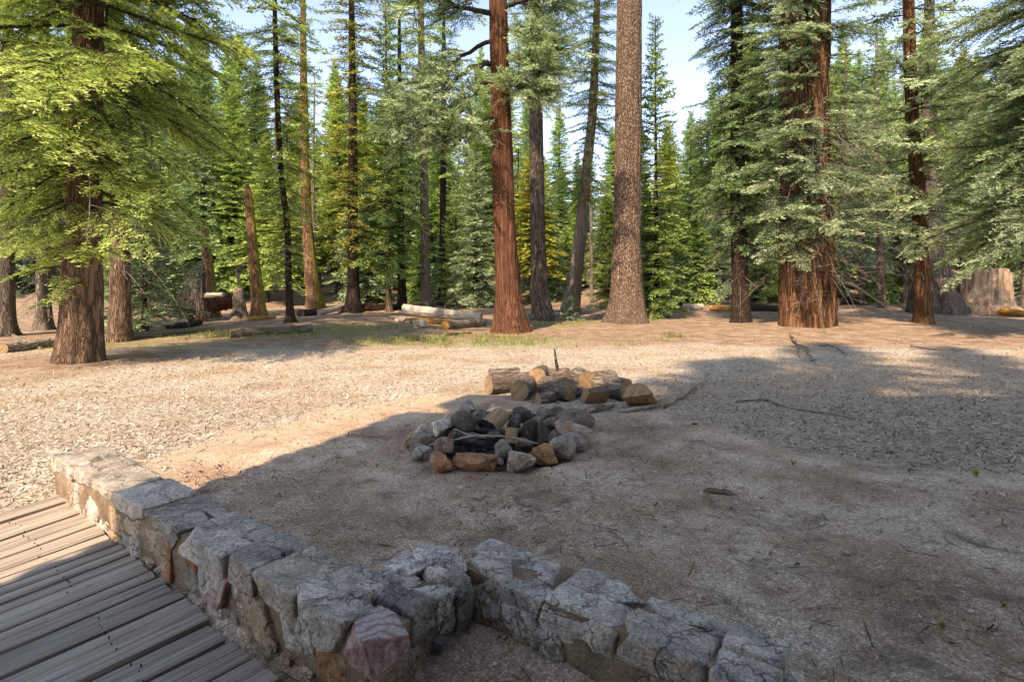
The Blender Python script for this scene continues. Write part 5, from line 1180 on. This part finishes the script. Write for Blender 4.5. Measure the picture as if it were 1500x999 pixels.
flog('white-topped log with an orange belly right of the thick tan trunk', (1000, 455), (1030, 453), 11, 9, bark='weathered', cut='orange_rot', seed=65)
flog('orange rotten log left of the dark narrow trunk', (1040, 455), (1074, 456), 9, 8, bark='orange_rot', cut='orange_rot', seed=66, ridge=.1)
flog('brown log behind the orange one, left of the dark narrow trunk', (1026, 448), (1076, 446), 9, 8, bark='bark_pale', seed=67)
flog('dark log between the dark narrow trunk and the broad furrowed trunk', (1094, 455), (1142, 457), 12, 10, bark='bark_dark', seed=68, knots=4)
flog('yellowish rotten log at the foot of the bare orange-brown pole', (362, 470), (404, 467), 6, 5, bark='orange_rot', cut='orange_rot', seed=69)
flog('dark log on the slope behind the pale silver-branched trunk', (1225, 447), (1284, 444), 13, 10, bark='bark_dark', seed=70)
flog('pale log on the rise behind the leaning grey trunk', (775, 462), (832, 464), 7, 6, bark='weathered', seed=71)
# the big broken root end with its pale slab, behind the shaggy snag
def root_end():
    g = G(276, 473); d = g[1]
    log('fallen_log', 'big rotten fallen trunk with a torn reddish root end behind the shaggy snag', (X(262, d), d, Z(452, d)), (X(340, d + 2), d + 2, Z(444, d + 2)), 13 * d / F, 9 * d / F, bark='bark_rust', cut='orange_rot', cat='fallen trunk', seed=72, ridge=.22, knots=6)
    log('fallen_log', 'bleached slab of trunk propped level behind the shaggy snag', (X(306, d), d - .2, Z(433, d)), (X(334, d), d - .3, Z(431, d)), 4 * d / F, 3 * d / F, bark='weathered', cut='weathered', cat='fallen trunk', seed=73, ridge=.15)
    log('fallen_log', 'leaning dark trunk resting across left of the shaggy snag', (X(255, d), d, Z(447, d)), (X(284, d), d, Z(470, d)), 6 * d / F, 4 * d / F, bark='bark_rust', cut='orange_rot', cat='fallen trunk', seed=74, ridge=.12)
root_end()
stone(612, 474, 27, 15, (.50, .50, .48), 'pale grey boulder at the left of the stacked logs', 980, name='boulder', cat='boulder', group=None, patch=(.3, .3, .29), cuts=10)
stone(588, 468, 18, 9, PALE, 'smaller whitish boulder left of the pale grey boulder', 981, name='boulder', cat='boulder', group=None)
def stump():
    g = G(1432, 458); d = g[1]; k = d / F
    root = empty('tree_stump', tuple(g)); tag(root, 'large silver weathered stump flaring to the right, at the right edge of the clearing', 'stump')
    n, m = 120, 34; th = np.arange(n) * 2 * math.pi / n; zs = np.linspace(-.2, 61 * k, m); T, ZZ = np.meshgrid(th, zs); r0 = 35 * k
    fl = 1 + .55 * np.exp(-np.clip(ZZ, 0, None) / .35) * (.55 + .45 * np.cos(T * 5 + .6)) + .9 * np.exp(-np.clip(ZZ, 0, None) / .30) * np.clip(np.cos(T - .25), 0, 1) ** 6
    ridge = 1 - np.abs(fbm(np.stack([np.cos(T) * 5, np.sin(T) * 5, ZZ * .4], -1), 3, 5)) * 1.1
    rad = r0 * fl * (1 + .15 * ridge); tz = ZZ + (ZZ > zs[-2]) * .05 * fbm(np.stack([np.cos(T) * 3, np.sin(T) * 3, T * 0], -1), 3, 9)
    V = np.stack([np.cos(T) * rad, np.sin(T) * rad, tz + sstep(.6 * zs[-1], zs[-1], ZZ) * .10 * np.sin(T * 3 + 1)], -1).reshape(-1, 3)
    i = np.arange(m - 1)[:, None] * n; j = np.arange(n)[None]; j2 = (j + 1) % n
    mk('stump_side', V, np.stack([i + j, i + j2, i + n + j2, i + n + j], -1).reshape(-1, 4), M['stump'], root)
    top = V.reshape(m, n, 3)[-1]; c = top.mean(0) - [0, 0, .08]; inner = c + (top - c) * .55 + np.array([0, 0, -.04])
    VV = np.concatenate([top * [.995, .995, 1], inner, c[None]]); jj = np.arange(n)
    mk('broken_top', VV, [np.stack([jj, (jj + 1) % n, n + (jj + 1) % n, n + jj], -1), np.stack([n + jj, n + (jj + 1) % n, np.full(n, 2 * n)], -1)], M['stump'], root)
stump()
log('fallen_log', 'pale root-like log running right from the silver stump', G(1470, 462) + [0, 0, .1], G(1530, 466) + [0, 0, .05], .2, .1, bark='orange_rot', cut='weathered', cat='log', seed=75, ridge=.1)

# small green weeds on the bare earth
def small_stones():
    r = np.random.default_rng(44); A = Acc(); base = ICO4[0][::1]
    for k in range(420):
        d = 1.7 * (8 / 1.7) ** r.random(); x = r.uniform(-1, 1.05) * d
        zo = zones(np.array([x]), np.array([d])); 
        if r.random() > zo['earth'][0] * (1 - zo['ash'][0]) + .3 * zo['sand'][0] or sdf_poly(np.array([x]), np.array([d]), deck_poly)[0] < .02: continue
        sz = .005 + .016 * r.random() ** 3; n = 8; th = np.arange(n) * 2 * math.pi / n
        rings = [(0, -.5, 1)] ; V = []
        for hh, rr in ((-.5, .7), (.05, 1.), (.42, .62)): V += [(rr * math.cos(t) * r.uniform(.8, 1.15), rr * math.sin(t) * r.uniform(.8, 1.15) * .8, hh * r.uniform(.8, 1.1) * .8) for t in th]
        V = np.array(V + [(0, 0, .42)]); a = r.random() * 6.28; c, s_ = math.cos(a), math.sin(a); V = V @ np.array([[c, s_, 0], [-s_, c, 0], [0, 0, 1]]) * sz
        Q = [(i * n + j, i * n + (j + 1) % n, (i + 1) * n + (j + 1) % n, (i + 1) * n + j) for i in (0, 1) for j in range(n)]; T = [(2 * n + j, 2 * n + (j + 1) % n, 3 * n) for j in range(n)]
        A.add(V + [x, d, gz(x, d) + sz * .2], Q, T, tint=np.clip(r.normal(.55, .22), 0, 1))
    tag(A.build('small_stones', M['pebble'], smooth=False), 'small stones lying loose over the bare earth', 'stones', kind='stuff')
small_stones()
def charcoal():
    r = np.random.default_rng(31); A = Acc(); n = 260
    for k in range(n):
        a = r.random() * 6.28; q = RR * .8 * math.sqrt(r.random()); x, y = RING[0] + q * math.cos(a), RING[1] + q * math.sin(a) * .9
        sz = r.uniform(.008, .035); p_ = r.normal(size=(8, 3)) * .12 + np.array([[i, j, l] for i in (-.5, .5) for j in (-.5, .5) for l in (-.5, .5)])
        p_ = p_ * sz * np.array([r.uniform(.7, 2.2), 1, .7]); c, s_ = math.cos(a * 5), math.sin(a * 5); p_ = p_ @ np.array([[c, s_, 0], [-s_, c, 0], [0, 0, 1]])
        A.add(p_ + [x, y, gz(x, y) - .03 + sz * .4], [[0, 1, 3, 2], [4, 6, 7, 5], [0, 4, 5, 1], [2, 3, 7, 6], [0, 2, 6, 4], [1, 5, 7, 3]])
    tag(A.build('charcoal_bits', M['char'], smooth=False), 'bits of charcoal and ash on the floor of the fire ring', 'charcoal', kind='stuff')
charcoal()
def weed(px, py, label, seed, hgt):
    r = np.random.default_rng(seed); A = Acc(); g = G(px, py)
    for k in range(9):
        a = r.random() * 6.28; l = hgt * r.uniform(.5, 1); d = np.array([math.cos(a) * .5, math.sin(a) * .5, 1]); d /= np.linalg.norm(d); s = np.array([-math.sin(a), math.cos(a), 0]) * l * .16
        m = d * l * .55; A.add([(0, 0, 0), m + s, d * l - [0, 0, l * .1], m - s], [[0, 1, 2, 3]], tint=r.uniform(.3, .7))
    o = A.build('weed', M['grass'], smooth=False); o.location = tuple(g); tag(o, label, 'weed')
weed(1162, 682, 'small green weed alone on the earth right of the fire ring', 1, .07); weed(1430, 700, 'wispy green weed in the sun patch at the right', 2, .10); weed(1332, 692, 'wispy weed left of the right-hand sun patch', 3, .08); weed(1380, 922, 'pale green weed low at the right', 4, .05); weed(1470, 890, 'tiny green weed at the lower right border', 5, .04)

# ------------------------------------------------------------------ unseen lodge added to shade the foreground; trees around it cast shade too
def lodge():
    x0, x1, y0, y1, ze, zr = -4.45, 3.6, -9.0, -.75, 8.4, 11.3
    root = empty('shade_lodge', ((x0 + x1) / 2, (y0 + y1) / 2, -.2)); tag(root, 'unseen two-storey brown log lodge, added behind the stone walls to shade the foreground', 'lodge')
    inv = Matrix.Translation(-root.location); parts = []
    A = Acc()
    def box(acc, a, b):
        a, b = np.array(a, float), np.array(b, float); V = np.array([[(a, b)[i][0], (a, b)[j][1], (a, b)[k][2]] for i in (0, 1) for j in (0, 1) for k in (0, 1)])
        acc.add(V, [[0, 1, 3, 2], [4, 6, 7, 5], [0, 4, 5, 1], [2, 3, 7, 6], [0, 2, 6, 4], [1, 5, 7, 3]])
    rr = .16
    for k in range(int((ze + .2) / (2 * rr))):
        z = -.2 + rr + k * 2 * rr
        for p, q in (((x0, y1), (x1, y1)), ((x0, y0), (x1, y0)), ((x0, y0), (x0, y1)), ((x1, y0), (x1, y1))):
            v, qd, t = tube([(p[0], p[1], z), (q[0], q[1], z)], rr * 1.03, 10); A.add(v, qd, t)
    parts.append(A.build('log_wall', M['bark_brown'], root))
    B = Acc(); ov = .75; ym = (y0 + y1) / 2; th = .14
    for ya, yb in ((y1 + ov, ym), (y0 - ov, ym)):
        s = 1 if ya > ym else -1; ym1 = ya - s * 1.0; zm = ze - .1 + (zr - ze + .1) * (1.0 / abs(yb - ya))
        V = [(x0 + .45, ya, ze - .1), (x1 + ov, ya, ze - .1), (x1 + ov, yb, zr), (x0 - .1, yb, zr), (x0 - .1, ym1, zm)]; V = V + [(a, b_, c + th) for a, b_, c in V]  # left eave corners clipped to smooth the edge of the cast shade
        B.add(V, [[k, 5 + k, 5 + (k + 1) % 5, (k + 1) % 5] for k in range(5)] + [[0, 1, 2, 3], [5, 8, 7, 6]], [[0, 3, 4], [5, 9, 8]])
    parts.append(B.build('roof', M['bark_grey'], root, smooth=False))
    Gb = Acc()
    for x in (x0, x1): Gb.add([(x - .05, y0, ze - .1), (x - .05, y1, ze - .1), (x - .05, ym, zr - .05), (x + .05, y0, ze - .1), (x + .05, y1, ze - .1), (x + .05, ym, zr - .05)], T=[[0, 1, 2], [3, 5, 4]])
    parts.append(Gb.build('gable', M['bark_brown'], root, smooth=False))
    for wx in (-3.0, 1.9):
        for wz in (.9, 4.3):
            Wf = Acc(); box(Wf, (wx - .6, y1 + .10, wz), (wx + .6, y1 + .22, wz + 1.3)); f = Wf.build('window', M['weathered'], root, smooth=False); f.matrix_parent_inverse = inv
            pn = Acc(); box(pn, (wx - .5, y1 + .222, wz + .1), (wx + .5, y1 + .24, wz + 1.2)); g = pn.build('pane', M['bark_dark'], f, smooth=False)
    D = Acc(); box(D, (-.9, y1 + .10, -.15), (.1, y1 + .23, 2.0)); parts.append(D.build('door', M['weathered'], root, smooth=False))
    for p in parts: p.matrix_parent_inverse = inv
lodge()
for i, (x, y, hh, rr_, lab) in enumerate([(-4.3, -11.6, 29, 2.7, 'tall fir close behind the lodge, left of its middle'), (-6.5, -12.5, 27, 3.0, 'tall fir behind the lodge, at its left rear corner'), (-2.5, -13.5, 30, 3.2, 'tallest fir behind the lodge, near the middle of its back wall'), (2.5, -13, 27, 3.2, 'tall fir behind the lodge, at its right rear corner'),
        (6.0, -5.0, 15, 2.6, 'mid-sized fir beside the right end of the lodge'), (7.5, -11, 25, 3.2, 'tall fir standing off to the right rear of the lodge'), (8.5, -2.0, 12, 2.4, 'smaller fir right of the lodge, nearest the clearing')]):
    conifer('fir_tree', lab, None, (x, y, gz(x, y)), [(0, 0, 0), (0, 0, hh)], [.35, .03], 'bark_brown', 'fol_mid', KIT_FAR, 300 + i, crown=[dict(z0=2.5 if i > 3 else 7, z1=hh - .2, n=330, R=cone(rr_, .2, .6), pitch=(-20, 30))])

# ------------------------------------------------------------------ camera, light, sky
cam = bpy.data.objects.new('camera', bpy.data.cameras.new('camera')); COL.objects.link(cam)
cam.location = (0, 0, H); cam.rotation_euler = (R(90), 0, 0)
cam.data.sensor_width = 36; cam.data.lens = 36 * F / 1500; cam.data.shift_y = -(499.5 - YH) / 1500
cam.data.clip_start = .05; cam.data.clip_end = 2000
scene.camera = cam
sd = Vector((-math.sin(SUN_AZ) * math.cos(SUN_EL), -math.cos(SUN_AZ) * math.cos(SUN_EL), math.sin(SUN_EL)))
sun = bpy.data.objects.new('sun', bpy.data.lights.new('sun', 'SUN')); COL.objects.link(sun)
sun.data.energy = 2.25; sun.data.angle = R(.53); sun.data.color = (1, .97, .93)
sun.rotation_euler = (-sd).to_track_quat('-Z', 'Y').to_euler(); sun.location = sd * 60
w = bpy.data.worlds.new('World'); scene.world = w; w.use_nodes = True
nt = w.node_tree; bg = nt.nodes['Background']
sky = nt.nodes.new('ShaderNodeTexSky'); sky.sky_type = 'NISHITA'; sky.sun_disc = False
sky.sun_elevation = SUN_EL; sky.sun_rotation = math.atan2(sd.x, sd.y); sky.altitude = 1500; sky.air_density = 1.; sky.dust_density = .9; sky.ozone_density = 4.
nt.links.new(sky.outputs[0], bg.inputs['Color']); bg.inputs['Strength'].default_value = .15
scene.view_settings.view_transform = 'Standard'; scene.view_settings.look = 'None'; scene.view_settings.gamma = 1
scene.view_settings.exposure = 1.9
scene.view_settings.use_white_balance = True; scene.view_settings.white_balance_temperature = 9300; scene.view_settings.white_balance_tint = 20
cy = scene.cycles
cy.max_bounces = 5; cy.diffuse_bounces = 3; cy.glossy_bounces = 1; cy.transmission_bounces = 3; cy.transparent_max_bounces = 4
cy.use_denoising = True; cy.use_adaptive_sampling = True; cy.adaptive_threshold = .02
scene.render.use_persistent_data = False
